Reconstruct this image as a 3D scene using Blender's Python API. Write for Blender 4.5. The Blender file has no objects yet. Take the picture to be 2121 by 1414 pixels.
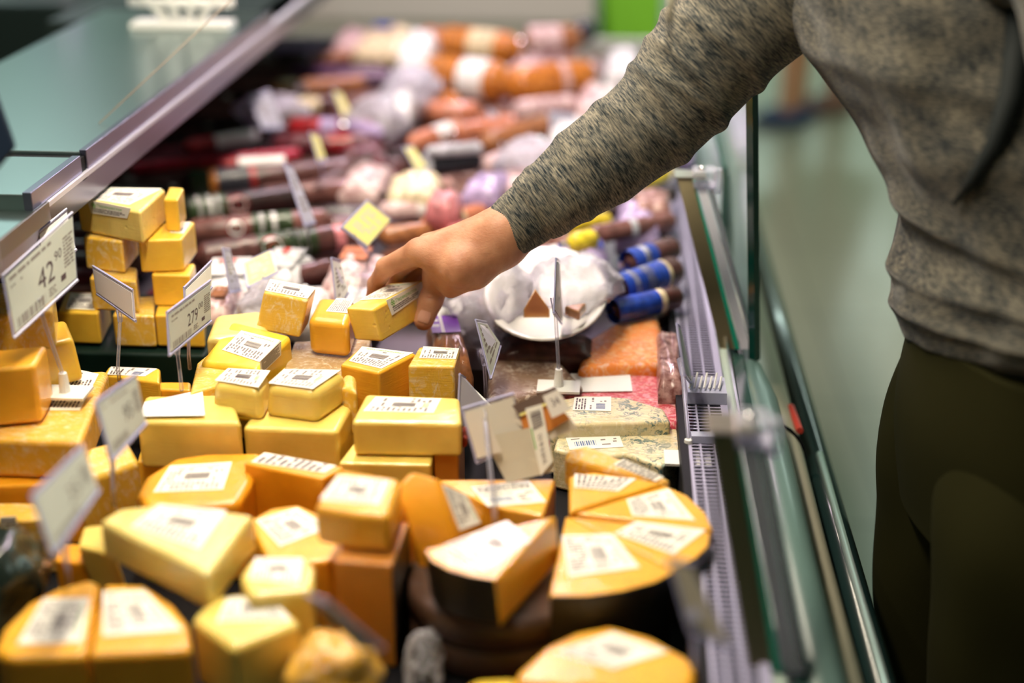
import bpy, bmesh, math, random
import numpy as np
from mathutils import Vector, Matrix, noise as mn

# ------------------------------------------------------------------ camera
F = 2946.0; TH = math.radians(22.6); YW = math.radians(4.03); H = 1.5
scn = bpy.context.scene
COL = scn.collection
cam_d = bpy.data.cameras.new('camera'); cam = bpy.data.objects.new('camera', cam_d); COL.objects.link(cam)
cam_d.sensor_width = 36; cam_d.lens = 36 * F / 2121; cam_d.clip_start = .05; cam_d.clip_end = 100
cam.location = (0, 0, H); cam.rotation_euler = (math.pi / 2 - TH, 0, YW)
cam_d.dof.use_dof = True; cam_d.dof.focus_distance = 1.43; cam_d.dof.aperture_fstop = 1.5
scn.camera = cam
scn.view_settings.view_transform = 'Standard'; scn.view_settings.look = 'None'
scn.view_settings.exposure = 0.05; scn.view_settings.gamma = 1; scn.view_settings.use_curve_mapping = False
scn.cycles.max_bounces = 8; scn.cycles.transparent_max_bounces = 12

# ------------------------------------------------------------------ light
w = bpy.data.worlds.new('world'); scn.world = w; w.use_nodes = True
w.node_tree.nodes['Background'].inputs[0].default_value = (.36, .50, .45, 1)
w.node_tree.nodes['Background'].inputs[1].default_value = .10
def area(name, loc, size, energy, col, rot=(0, 0, 0)):
    l = bpy.data.lights.new(name, 'AREA'); l.shape = 'RECTANGLE'; l.size, l.size_y = size
    l.energy = energy; l.color = col
    o = bpy.data.objects.new(name, l); COL.objects.link(o); o.location = loc; o.rotation_euler = rot
    return o
area('case_lamp_warm', (-.30, 1.35, 2.15), (.07, 1.5), 33, (1, .87, .68), (math.radians(10), 0, 0))
area('case_lamp_pink', (-.25, 3.1, 2.1), (.07, 1.9), 27, (1, .76, .88))
area('case_lamp_back', (-.75, 1.9, 2.2), (.07, 2.6), 8, (1, .92, .86), (0, math.radians(-15), 0))
area('aisle_lamp', (2.2, 6.5, 3.2), (.35, 5), 60, (.78, 1, .88))
area('aisle_lamp', (1.2, 12, 3.2), (2.5, 1.2), 200, (.78, 1, .9))
area('aisle_lamp', (2.6, 1.6, 3.2), (.4, 2.2), 14, (.82, 1, .88))
area('staff_lamp', (-2.4, 4.2, 3.0), (.5, 4), 36, (.75, 1, .95))

# ------------------------------------------------------------------ coordinates
R_ = Vector((math.cos(YW), math.sin(YW), 0)); Fh = Vector((-math.sin(YW), math.cos(YW), 0))
Fw = Fh * math.cos(TH) + Vector((0, 0, -math.sin(TH))); Up = Fh * math.sin(TH) + Vector((0, 0, math.cos(TH)))
C0 = Vector((0, 0, H))
def ray(u, v): return R_ * ((u - 1060.5) / F) + Up * ((707 - v) / F) + Fw
def PZ(u, v, z):
    r = ray(u, v); return C0 + r * ((z - H) / r.z)
def PD(u, v, d): return C0 + ray(u, v) * d

# ------------------------------------------------------------------ materials
MATS = {}
def nd(nt, t, x=0, y=0, **kw):
    n = nt.nodes.new(t); n.location = (x, y)
    for k, v in kw.items(): setattr(n, k, v)
    return n
def pmat(name, col, rough=.5, metal=0, coat=0, coat_r=.08, sss=0, spec=.5, alpha=1, trans=0, ior=1.45, emit=None, es=0):
    if name in MATS: return MATS[name]
    m = bpy.data.materials.new(name); m.use_nodes = True; b = m.node_tree.nodes['Principled BSDF']
    b.inputs['Base Color'].default_value = (*col, 1); b.inputs['Roughness'].default_value = rough
    b.inputs['Metallic'].default_value = metal; b.inputs['Coat Weight'].default_value = coat
    b.inputs['Coat Roughness'].default_value = coat_r; b.inputs['IOR'].default_value = ior
    b.inputs['Specular IOR Level'].default_value = spec; b.inputs['Alpha'].default_value = alpha
    b.inputs['Transmission Weight'].default_value = trans
    if sss:
        b.inputs['Subsurface Weight'].default_value = sss; b.inputs['Subsurface Radius'].default_value = (1, .6, .25)
        b.inputs['Subsurface Scale'].default_value = .008
    if emit: b.inputs['Emission Color'].default_value = (*emit, 1); b.inputs['Emission Strength'].default_value = es
    MATS[name] = m; return m
def texco(nt, kind='Object', scale=(1, 1, 1)):
    t = nd(nt, 'ShaderNodeTexCoord'); mp = nd(nt, 'ShaderNodeMapping'); mp.inputs['Scale'].default_value = scale
    nt.links.new(t.outputs[kind], mp.inputs[0]); return mp.outputs[0]
def noise_n(nt, vec, scale, detail=3, rough=.5, dist=0):
    n = nd(nt, 'ShaderNodeTexNoise'); n.inputs['Scale'].default_value = scale; n.inputs['Detail'].default_value = detail
    n.inputs['Roughness'].default_value = rough; n.inputs['Distortion'].default_value = dist
    nt.links.new(vec, n.inputs['Vector']); return n.outputs['Fac']
def ramp(nt, fac, stops):
    r = nd(nt, 'ShaderNodeValToRGB'); e = r.color_ramp.elements
    while len(e) < len(stops): e.new(.5)
    for el, (p, c) in zip(e, stops): el.position = p; el.color = (*c, 1) if len(c) == 3 else c
    nt.links.new(fac, r.inputs[0]); return r.outputs[0]
def bumpn(nt, h, strength, dist=.001, nrm=None):
    b = nd(nt, 'ShaderNodeBump'); b.inputs['Strength'].default_value = strength; b.inputs['Distance'].default_value = dist
    nt.links.new(h, b.inputs['Height'])
    if nrm: nt.links.new(nrm, b.inputs['Normal'])
    return b.outputs[0]
def cheese_mat(name, col, crinkle=.13, holes=False, veins=None, coat=.85, streak=True):
    if name in MATS: return MATS[name]
    m = pmat(name, col, .42, coat=coat, coat_r=.07, sss=.22)
    nt = m.node_tree; b = nt.nodes['Principled BSDF']; tc = texco(nt)
    dark = tuple(c * k for c, k in zip(col, (.86, .80, .62)))
    lite = tuple(min(1, c * k) for c, k in zip(col, (1.06, 1.07, 1.15)))
    c = ramp(nt, noise_n(nt, tc, 22, 4), [(.3, dark), (.7, lite)])
    if veins:
        v = noise_n(nt, tc, 120, 5, .7, .8)
        mx = nd(nt, 'ShaderNodeMix', data_type='RGBA'); f = ramp(nt, v, [(.50, (0, 0, 0)), (.56, (1, 1, 1))])
        v2 = ramp(nt, noise_n(nt, tc, 16, 2), [(.38, (0, 0, 0)), (.55, (1, 1, 1))])
        mm = nd(nt, 'ShaderNodeMath', operation='MULTIPLY'); nt.links.new(f, mm.inputs[0]); nt.links.new(v2, mm.inputs[1])
        nt.links.new(mm.outputs[0], mx.inputs[0]); nt.links.new(c, mx.inputs[6]); mx.inputs[7].default_value = (*veins, 1); c = mx.outputs[2]
    if crinkle > .7 and name[:4] != 'rind':  # pale film highlights along the crinkles, painted into the base colour
        wr = ramp(nt, noise_n(nt, texco(nt, scale=(1, 1.7, .7)), 62, 7, .68, 2.2), [(.50, (0, 0, 0)), (.66, (.55, .55, .55))])
        mw = nd(nt, 'ShaderNodeMix', data_type='RGBA'); nt.links.new(wr, mw.inputs[0]); nt.links.new(c, mw.inputs[6]); mw.inputs[7].default_value = (.9, .84, .70, 1); c = mw.outputs[2]
    nt.links.new(c, b.inputs['Base Color'])
    h = noise_n(nt, texco(nt, scale=(1, 1, 9)) if streak else tc, 60, 3)
    n = bumpn(nt, h, .25, .0012)
    if holes:
        vo = nd(nt, 'ShaderNodeTexVoronoi'); vo.inputs['Scale'].default_value = 85; nt.links.new(tc, vo.inputs['Vector'])
        hh = ramp(nt, vo.outputs['Distance'], [(.05, (0, 0, 0)), (.2, (1, 1, 1))])
        n = bumpn(nt, hh, .5, .0012, n)
    nt.links.new(n, b.inputs['Normal'])
    cr = noise_n(nt, texco(nt, scale=(1, 1.6, .8)), 48, 6, .62, 1.6)
    nt.links.new(bumpn(nt, cr, crinkle, .006), b.inputs['Coat Normal'])
    return m
YEL = cheese_mat('cheese_yellow', (.86, .54, .05)); YELC = cheese_mat('cheese_yellow_crinkled', (.84, .53, .065), .9, coat=.9)
PALE = cheese_mat('cheese_pale', (.87, .67, .16)); PALEH = cheese_mat('cheese_pale_holed', (.83, .64, .19), .5, True)
BRIGHT = cheese_mat('cheese_bright_yellow', (.86, .58, .035)); ORANGE = cheese_mat('cheese_orange', (.88, .38, .012))
AMBER = cheese_mat('cheese_amber', (.88, .45, .03)); AMBERC = cheese_mat('cheese_amber_crinkled', (.86, .47, .045), .9, coat=.9)
CREAM = cheese_mat('cheese_cream', (.88, .73, .26)); HELD = cheese_mat('cheese_held', (.86, .57, .07), .5, True, coat=.7)
BLUE = cheese_mat('cheese_blue_veined', (.74, .66, .42), .8, veins=(.10, .17, .15), coat=.9)
BLUER = cheese_mat('cheese_blue_rind', (.42, .50, .44), 1.0, veins=(.10, .2, .2), coat=1)
RIND = cheese_mat('rind_black', (.012, .010, .008), .8, coat=.3); RINDO = cheese_mat('rind_orange', (.66, .26, .03), .6)
RED = cheese_mat('meat_red', (.62, .05, .08), 1.0, veins=(.8, .30, .35), coat=1)
SALMON = cheese_mat('orange_wrapped', (.92, .27, .012), 1.0, veins=(.94, .44, .12), coat=1)
BROWNR = cheese_mat('rind_brown_grey', (.28, .18, .13), .9, veins=(.62, .52, .42), coat=.8)
PAPER = pmat('paper', (.86, .83, .74), .55, coat=.25, coat_r=.15); PAPW = pmat('paper_white', (.84, .84, .82), .5)
INK = pmat('ink', (.09, .06, .07), .6); GREY = pmat('ink_grey', (.22, .19, .18), .6); GREEN = pmat('ink_green', (.13, .42, .03), .5)
BLUEI = pmat('ink_blue', (.10, .16, .34), .5); PAPY = pmat('paper_yellow', (.86, .78, .26), .5); PAPG = pmat('paper_grey', (.52, .55, .50), .5)
STEEL = pmat('steel', (.36, .45, .44), .28, 1); nt = STEEL.node_tree
nt.links.new(bumpn(nt, noise_n(nt, texco(nt, scale=(1, 30, 1)), 30, 3), .06, .0004), nt.nodes['Principled BSDF'].inputs['Normal'])
STEELV = pmat('steel_edge', (.24, .23, .31), .3, 1); STEELD = pmat('steel_dark', (.20, .19, .17), .35, 1)
BRONZE = pmat('bronze', (.24, .20, .12), .32, 1); CHROME = pmat('chrome', (.8, .8, .8), .1, 1)
BLACKP = pmat('black_plastic', (.008, .008, .010), .55, spec=.15); DKGREEN = pmat('dark_green_tray', (.003, .014, .010), .5, spec=.2)
DGLASS = pmat('green_glass_edge', (.004, .06, .045), .08, spec=.8); NAVY = pmat('navy_plastic', (.01, .018, .035), .3)
TEAL = pmat('teal_tube', (.10, .17, .155), .36, coat=.12, coat_r=.2); CREAMP = pmat('cream_panel', (.52, .50, .38), .35)
WHITEP = pmat('white_plastic', (.78, .78, .74), .4); LILAC = pmat('lilac_rail', (.40, .40, .62), .3); REDP = pmat('red_sticker', (.6, .05, .03), .4)
LTUBE = pmat('light_bar', (.9, .88, .9), .3)
GRILLE = pmat('grille_plastic', (.40, .38, .54), .4)
def film_mat(name, tint, op, crinkle=.8, scale=40):
    if name in MATS: return MATS[name]
    m = bpy.data.materials.new(name); m.use_nodes = True; nt = m.node_tree; nt.nodes.clear()
    out = nd(nt, 'ShaderNodeOutputMaterial'); tr = nd(nt, 'ShaderNodeBsdfTransparent'); gl = nd(nt, 'ShaderNodeBsdfPrincipled')
    gl.inputs['Base Color'].default_value = (*tint, 1); gl.inputs['Roughness'].default_value = .12
    tr.inputs[0].default_value = (.97, .97, .98, 1)
    mx = nd(nt, 'ShaderNodeMixShader'); lw = nd(nt, 'ShaderNodeFresnel'); lw.inputs[0].default_value = 1.45
    nz = noise_n(nt, texco(nt), scale, 5, .6, 1.2); bm_ = bumpn(nt, nz, crinkle, .008)
    nt.links.new(bm_, gl.inputs['Normal']); nt.links.new(bm_, lw.inputs['Normal'])
    ad = nd(nt, 'ShaderNodeMath', operation='ADD'); ad.use_clamp = True; nt.links.new(lw.outputs[0], ad.inputs[0]); ad.inputs[1].default_value = op
    nt.links.new(ad.outputs[0], mx.inputs[0]); nt.links.new(tr.outputs[0], mx.inputs[1]); nt.links.new(gl.outputs[0], mx.inputs[2])
    nt.links.new(mx.outputs[0], out.inputs[0]); MATS[name] = m; return m
FILM = film_mat('film', (.9, .88, .92), .10); BAG = film_mat('bag_milky', (.74, .70, .80), .30, .9, 25)
CLEAR = film_mat('clear_plastic', (.75, .75, .9), .14, .05); GLASS = film_mat('glass', (.6, .8, .75), .05, 0)
def sausage_mat(name, col, crinkle=.22, mottled=None, coat=.6):
    if name in MATS: return MATS[name]
    m = pmat(name, col, .55, coat=coat, coat_r=.07, spec=.25); nt = m.node_tree; b = nt.nodes['Principled BSDF']; tc = texco(nt)
    dk = tuple(c * .6 for c in col); lt = mottled or tuple(min(1, c * 1.3) for c in col)
    nt.links.new(ramp(nt, noise_n(nt, tc, 90, 4), [(.38, dk), (.72, lt)]), b.inputs['Base Color'])
    nt.links.new(bumpn(nt, noise_n(nt, tc, 35, 5, .6, 1.5), crinkle, .006), b.inputs['Coat Normal'])
    return m

# ------------------------------------------------------------------ object helpers
def link(o): COL.objects.link(o); return o
def mesh_obj(name, verts, faces, mat, parent=None, smooth=False, mats=None, fm=None, origin=None, uvs=None):
    """verts in world space; origin = base centre unless given (parts: parent's origin)"""
    vs = [Vector(v) for v in verts]
    if parent is not None: org = Vector(parent['_o'])
    else:
        if origin is None:
            xs = [v.x for v in vs]; ys = [v.y for v in vs]; org = Vector(((min(xs) + max(xs)) / 2, (min(ys) + max(ys)) / 2, min(v.z for v in vs)))
        else: org = Vector(origin)
    me = bpy.data.meshes.new(name); me.from_pydata([v - org for v in vs], [], faces)
    for m in (mats or [mat]): me.materials.append(m)
    if fm: me.polygons.foreach_set('material_index', fm)
    if smooth: me.polygons.foreach_set('use_smooth', [True] * len(me.polygons))
    me.update()
    o = link(bpy.data.objects.new(name, me))
    if parent is not None: o.parent = parent
    else: o.location = org
    o['_o'] = tuple(org)
    return o
def empty(name, loc):
    o = link(bpy.data.objects.new(name, None)); o.location = loc; o.empty_display_size = .02; o['_o'] = tuple(loc); return o
def tag(o, label, cat, group=None):
    o['label'] = label; o['category'] = cat
    if group: o['group'] = group
    return o
def struct(o): o['kind'] = 'structure'; return o
def bevel(o, w, seg=3):
    m = o.modifiers.new('bevel', 'BEVEL'); m.width = w; m.segments = seg; m.limit_method = 'ANGLE'; m.angle_limit = math.radians(35); m.harden_normals = True
    o.data.polygons.foreach_set('use_smooth', [True] * len(o.data.polygons)); return o
def box_geo(c, s, ax=None):
    ax = ax or (Vector((1, 0, 0)), Vector((0, 1, 0)), Vector((0, 0, 1))); c = Vector(c)
    vs = [c + ax[0] * (i * s[0] / 2) + ax[1] * (j * s[1] / 2) + ax[2] * (k * s[2] / 2) for k in (-1, 1) for j in (-1, 1) for i in (-1, 1)]
    return vs, [(0, 2, 3, 1), (4, 5, 7, 6), (0, 1, 5, 4), (2, 6, 7, 3), (0, 4, 6, 2), (1, 3, 7, 5)]
def mm(a, b): # box from min/max corners
    a = Vector(a); b = Vector(b); return box_geo((a + b) / 2, b - a)
def join(*geos):
    V = []; Fc = []
    for v, f in geos:
        n = len(V); V += list(v); Fc += [tuple(i + n for i in q) for q in f]
    return V, Fc
def box(name, a, b, mat, parent=None, bev=0):
    v, f = mm(a, b); o = mesh_obj(name, v, f, mat, parent)
    if bev: bevel(o, bev)
    return o
def tube_geo(pts, rad, n=10, cap=True, sq=None):
    pts = [Vector(p) for p in pts]; k = len(pts); rad = rad if hasattr(rad, '__len__') else [rad] * k
    V = []; Fc = []; ref = None
    for i, p in enumerate(pts):
        t = (pts[min(i + 1, k - 1)] - pts[max(i - 1, 0)]).normalized()
        if ref is None: ref = Vector((0, 0, 1)) if abs(t.z) < .9 else Vector((1, 0, 0))
        a = (ref - t * ref.dot(t)).normalized(); b = t.cross(a); ref = a
        for j in range(n):
            q = 2 * math.pi * j / n; V.append(p + (a * math.cos(q) + b * math.sin(q) * (sq or 1)) * rad[i])
    for i in range(k - 1):
        for j in range(n):
            j2 = (j + 1) % n; Fc.append((i * n + j, i * n + j2, (i + 1) * n + j2, (i + 1) * n + j))
    if cap: Fc.append(tuple(range(n - 1, -1, -1))); Fc.append(tuple((k - 1) * n + j for j in range(n)))
    return V, Fc
def tube(name, pts, rad, mat, parent=None, n=10, smooth=True, **k):
    v, f = tube_geo(pts, rad, n, **k); return mesh_obj(name, v, f, mat, parent, smooth=smooth)

# ------------------------------------------------------------------ text / labels
_tx = {}
def text_geo(s):
    """text as flat mesh normalised to 0..1 x 0..1, with width/height ratio"""
    if s in _tx: return _tx[s]
    c = bpy.data.curves.new('t', 'FONT'); c.body = s; c.resolution_u = 2; o = bpy.data.objects.new('t', c); COL.objects.link(o)
    dg = bpy.context.evaluated_depsgraph_get(); me = bpy.data.meshes.new_from_object(o.evaluated_get(dg))
    vs = [v.co.copy() for v in me.vertices]; fs = [tuple(p.vertices) for p in me.polygons]
    bpy.data.objects.remove(o); bpy.data.meshes.remove(me); bpy.data.curves.remove(c)
    x0 = min(v.x for v in vs); x1 = max(v.x for v in vs); y0 = min(v.y for v in vs); y1 = max(v.y for v in vs)
    r = ([((v.x - x0) / (x1 - x0), (v.y - y0) / (y1 - y0)) for v in vs], fs, (x1 - x0) / (y1 - y0)); _tx[s] = r; return r
class Sheet:
    """collects flat marks in (s,t) of a quad TL,TR,BR,BL (s right, t down)"""
    def __init__(s, q, off=.0006): 
        s.q = [Vector(p) for p in q]; s.n = (s.q[1] - s.q[0]).cross(s.q[3] - s.q[0]).normalized()
        mid = sum(s.q, Vector()) / 4
        if s.n.dot(C0 - mid) < 0: s.n = -s.n
        s.off = off; s.V = []; s.F = []; s.M = []
        s.w = ((s.q[1] - s.q[0]).length + (s.q[2] - s.q[3]).length) / 2; s.h = ((s.q[3] - s.q[0]).length + (s.q[2] - s.q[1]).length) / 2
    def p(s, a, b, k): 
        q = s.q; return (q[0] * (1 - a) + q[1] * a) * (1 - b) + (q[3] * (1 - a) + q[2] * a) * b + s.n * (s.off + k * .00012)
    def rect(s, a0, b0, a1, b1, m, k=1):
        n = len(s.V); s.V += [s.p(a0, b0, k), s.p(a1, b0, k), s.p(a1, b1, k), s.p(a0, b1, k)]; s.F.append((n, n + 1, n + 2, n + 3)); s.M.append(m)
    def base(s, m=0):
        n = len(s.V); N = 8; q = N + 1
        for k in (0, -4): s.V += [s.p(i / N, j / N, k) for j in range(q) for i in range(q)]
        o = n + q * q
        for j in range(N):
            for i in range(N): a = j * q + i; s.F += [(n + a, n + a + 1, n + a + q + 1, n + a + q), (o + a + q, o + a + q + 1, o + a + 1, o + a)]; s.M += [m, m]
        bd = [i for i in range(q)] + [j * q + N for j in range(1, q)] + [N * q + i for i in range(N - 1, -1, -1)] + [j * q for j in range(N - 1, 0, -1)]
        for i in range(len(bd)): a, b = bd[i], bd[(i + 1) % len(bd)]; s.F.append((n + b, n + a, o + a, o + b)); s.M.append(m)
    def text(s, st, a0, b0, a1, b1, m, k=1, rot=False):
        vs, fs, _ = text_geo(st); n = len(s.V)
        for x, y in vs:
            if rot: x, y = 1 - y, x      # reads top to bottom rotated
            s.V.append(s.p(a0 + (a1 - a0) * x, b1 + (b0 - b1) * y, k))
        s.F += [tuple(n + i for i in f) for f in fs]; s.M += [m] * len(fs)
    def lines(s, rnd, a0, b0, a1, b1, rows, m, dens=.8):
        hh = (b1 - b0) / rows
        for r in range(rows):
            x = a0; end = a1 - rnd.random() * .3 * (a1 - a0)
            while x < end:
                wd = hh * (.5 + rnd.random() * 2.2) * s.h / max(s.w, 1e-6)
                if rnd.random() < dens: s.rect(x, b0 + r * hh, min(x + wd, a1), b0 + r * hh + hh * .55, m)
                x += wd + hh * .35 * s.h / max(s.w, 1e-6)
    def bars(s, rnd, a0, b0, a1, b1, m, n=22, vert=True):
        x = 0
        while x < 1:
            wd = rnd.choice((.03, .04, .07)); 
            if vert: s.rect(a0 + (a1 - a0) * x, b0, a0 + (a1 - a0) * min(1, x + wd), b1, m)
            else: s.rect(a0, b0 + (b1 - b0) * x, a1, b0 + (b1 - b0) * min(1, x + wd), m)
            x += wd + rnd.choice((.03, .05))
    def clover(s, a, b, r, m):
        asp = s.w / s.h
        for dx, dy in ((-.6, 0), (.6, 0), (0, -.6), (0, .6)):
            n = len(s.V); N = 10
            for i in range(N):
                t = 2 * math.pi * i / N
                for rr in (.5, .28): s.V.append(s.p(a + (dx + rr * math.cos(t)) * r, b + (dy + rr * math.sin(t)) * r * asp, 1))
            for i in range(N):
                j = (i + 1) % N; s.F.append((n + 2 * i, n + 2 * j, n + 2 * j + 1, n + 2 * i + 1)); s.M.append(m)
    def make(s, name, parent, mats): return mesh_obj(name, s.V, s.F, None, parent, mats=mats, fm=s.M)
LM = [PAPER, INK, GREEN, GREY, BLUEI]
def price_label(q, parent, style=0, seed=1, name='price_label', mats=None, off=.0006):
    rnd = random.Random(seed); s = Sheet(q, off); s.base()
    ink = 1
    if style == 0:    # full label: text, barcode, brand along the side
        s.lines(rnd, .05, .06, .36, .94, 12, 3, .9)
        s.bars(rnd, .42, .34, .66, .72, 1)
        s.lines(rnd, .40, .08, .74, .28, 3, 3, .7); s.lines(rnd, .40, .78, .74, .94, 2, 3, .6)
        s.text('Перекресток', .84, .12, .93, .88, 2, rot=True); s.lines(rnd, .76, .2, .81, .8, 4, 3, .5)
    elif style == 1:  # brand word strip with small print under it
        s.clover(.13, .34, .055, 2); s.text('Перекресток', .22, .18, .82, .50, 2)
        s.lines(rnd, .08, .56, .92, .92, 3, 1, .95)
    elif style == 2:  # print block + barcode at bottom
        s.lines(rnd, .06, .06, .94, .36, 4, 1, .95); s.lines(rnd, .08, .44, .7, .52, 1, 3, .7)
        s.bars(rnd, .12, .60, .52, .84, 4); s.lines(rnd, .62, .48, .92, .92, 4, 3, .5)
    elif style == 3:  # dense small print
        s.lines(rnd, .06, .06, .94, .94, 9, 1, .97)
    elif style == 4:  # simple, centred barcode
        s.bars(rnd, .36, .34, .64, .68, 1); s.lines(rnd, .06, .08, .32, .92, 11, 3, .85); s.lines(rnd, .68, .08, .95, .92, 10, 3, .7); s.lines(rnd, .36, .1, .64, .26, 2, 3, .8)
        s.text('Перекресток', .34, .76, .66, .9, 2)
    return s.make(name, parent, mats or LM)

# ------------------------------------------------------------------ cheese builder
def prism(name, poly, z, h, mat, bev=.003, ext=None, flare=1.0, seg=3, parent=None, sides=None, side_mat=None):
    """poly: outline of the top face seen in the photo, each (u,v) at height z or (u,v,z); extruded by ext (right, forward, -down)"""
    top = [PZ(p[0], p[1], p[2] if len(p) > 2 else z) for p in poly]
    if any(len(p) > 2 for p in poly):
        m_ = len(top); nn = (top[(m_ + 1) // 3] - top[0]).cross(top[(2 * m_) // 3 if m_ > 3 else 2] - top[0]); top = [C0 + ray(p[0], p[1]) * ((top[0] - C0).dot(nn) / ray(p[0], p[1]).dot(nn)) for p in poly]
    # orientation: make counter-clockwise seen from above
    A = sum(top[i].x * top[(i + 1) % len(top)].y - top[(i + 1) % len(top)].x * top[i].y for i in range(len(top)))
    idx = list(range(len(top)))
    if A < 0: top.reverse(); idx.reverse()
    e = ext or (0, 0, -h); E = R_ * e[0] + Fh * e[1] + Vector((0, 0, e[2]))
    c = sum(top, Vector()) / len(top)
    bot = [c + (p - c) * flare + E for p in top]
    n = len(top); V = bot + top
    Fc = [tuple(range(n - 1, -1, -1)), tuple(range(n, 2 * n))] + [(i, (i + 1) % n, n + (i + 1) % n, n + i) for i in range(n)]
    fm = [0, 0] + [0] * n
    if side_mat:
        inv = {a: k for k, a in enumerate(idx)}
        for i in range(n):
            a, b = idx[i], idx[(i + 1) % n]
            if (min(a, b), max(a, b)) in sides or (a, b) in sides: fm[2 + i] = 1
    o = mesh_obj(name, V, Fc, mat, parent, mats=[mat] + ([side_mat] if side_mat else []), fm=fm)
    if bev: bevel(o, bev, seg)
    o['_n'] = tuple((top[1] - top[0]).cross(top[2] - top[0]).normalized()); o['_p'] = tuple(top[0]); o['_z'] = z
    return o
def on_top(o, pts):
    n = Vector(o['_n']); p0 = Vector(o['_p']); out = []
    for u, v in pts:
        r = ray(u, v); out.append(C0 + r * ((p0 - C0).dot(n) / r.dot(n)))
    return out
def on_plane(p0, n, pts):
    out = []
    for u, v in pts:
        r = ray(u, v); out.append(C0 + r * ((p0 - C0).dot(n) / r.dot(n)))
    return out
def on_side(o, a, b, pts):
    """pixel points on the side wall below the top edge a-b (pixels on the top)"""
    A, B = on_top(o, [a, b]); E = Vector(o['_E']) if '_E' in o else Vector((0, 0, -1))
    return on_plane(A, (B - A).cross(E).normalized(), pts)
CH = {}
def cheese(key, poly, z, h, mat, label, top=None, st=0, side=None, name='wrapped_cheese', group=None, **k):
    o = prism(name, poly, z, h, mat, **k); e = k.get('ext')
    if e: o['_E'] = tuple(R_ * e[0] + Fh * e[1] + Vector((0, 0, e[2])))
    tag(o, label, 'cheese', group)
    sd = int(sum(p[0] for p in poly)) 
    if top: price_label(on_top(o, top), o, st, sd)
    if side: price_label(on_side(o, side[0], side[1], side[2]), o, side[3], sd + 1, off=.0008)
    CH[key] = o; return o

# ------------------------------------------------------------------ the place: floor, walls, ceiling
fl = pmat('floor_tiles', (.40, .43, .33), .24, spec=.5); nt = fl.node_tree
tc = texco(nt); br = nd(nt, 'ShaderNodeTexBrick'); br.offset = 0; br.inputs['Scale'].default_value = 1; br.inputs['Brick Width'].default_value = .6; br.inputs['Row Height'].default_value = .6
br.inputs['Mortar Size'].default_value = .004; br.inputs['Color1'].default_value = (.33, .34, .235, 1); br.inputs['Color2'].default_value = (.345, .355, .245, 1); br.inputs['Mortar'].default_value = (.20, .22, .16, 1)
nt.links.new(tc, br.inputs['Vector']); nt.links.new(br.outputs['Color'], nt.nodes['Principled BSDF'].inputs['Base Color'])
struct(box('floor', (-6, -2.5, -.05), (6, 15, 0), fl))
wallm = pmat('wall_paint', (.42, .47, .40), .7)
struct(box('wall_back', (-6, 15, 0), (6, 15.1, 3.4), wallm)); struct(box('wall_left', (-6.1, -2.5, 0), (-6, 15, 3.4), wallm))
struct(box('wall_right', (6, -2.5, 0), (6.1, 15, 3.4), wallm)); struct(box('wall_front', (-6, -2.6, 0), (6, -2.5, 3.4), wallm))
struct(box('ceiling', (-6, -2.5, 3.4), (6, 15, 3.5), pmat('ceiling_paint', (.22, .24, .22), .8)))

# ------------------------------------------------------------------ refrigerated counter
Y0, Y1 = .28, 3.2
ctr = tag(empty('refrigerated_counter', (-.25, Y0, 0)), 'long open refrigerated display counter of steel and green glass full of cheese and sausage', 'display counter')
def cbox(n, a, b, m, bv=0): return box(n, a, b, m, ctr, bv)
cbox('deck', (-.86, Y0, .79), (.075, 1.46, .82), BLACKP)
cbox('raised_deck', (-.86, 1.46, .79), (.075, Y1, .855), pmat('deck_dark_steel', (.10, .09, .11), .35, .6))
cbox('base_cabinet', (-.95, Y0, .12), (.19, Y1, .79), pmat('cabinet_panel', (.34, .36, .30), .4))
cbox('plinth', (-.90, Y0 + .03, 0), (.12, Y1 - .03, .12), BLACKP)
cbox('end_panel', (-.95, Y1, .12), (.19, Y1 + .03, .90), pmat('cabinet_panel', (.34, .36, .30), .4), .004)
cbox('inner_front_wall', (.075, Y0, .80), (.083, Y1, .882), BLACKP)
# air grille: slotted strip
def grille():
    xs = (.083, .094, .107, .120, .127); G = []
    for a, b in ((xs[0], xs[0] + .0035), (xs[1], xs[1] + .0018), (xs[2], xs[2] + .0018), (xs[3], xs[4])): G.append(mm((a, Y0, .874), (b, Y1, .881)))
    y = Y0
    while y < Y1: G.append(mm((xs[0], y, .8796), (xs[3] + .001, y + .0019, .8804))); y += .0072
    return join(*G)
v, f = grille(); mesh_obj('air_grille', v, f, GRILLE, ctr)
cbox('grille_duct', (.083, Y0, .835), (.127, Y1, .838), BLACKP)
cbox('front_ledge', (.127, Y0, .86), (.142, Y1, .872), pmat('ledge_clear', (.45, .55, .48), .2, coat=.5), .002)
cbox('glass_channel', (.142, Y0, .84), (.158, Y1, .866), pmat('channel_green', (.03, .07, .06), .2, coat=.5), .002)
cbox('channel_lip', (.136, Y0, .866), (.1385, Y1, .884), pmat('lip_silver', (.6, .62, .66), .2, 1))
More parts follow.
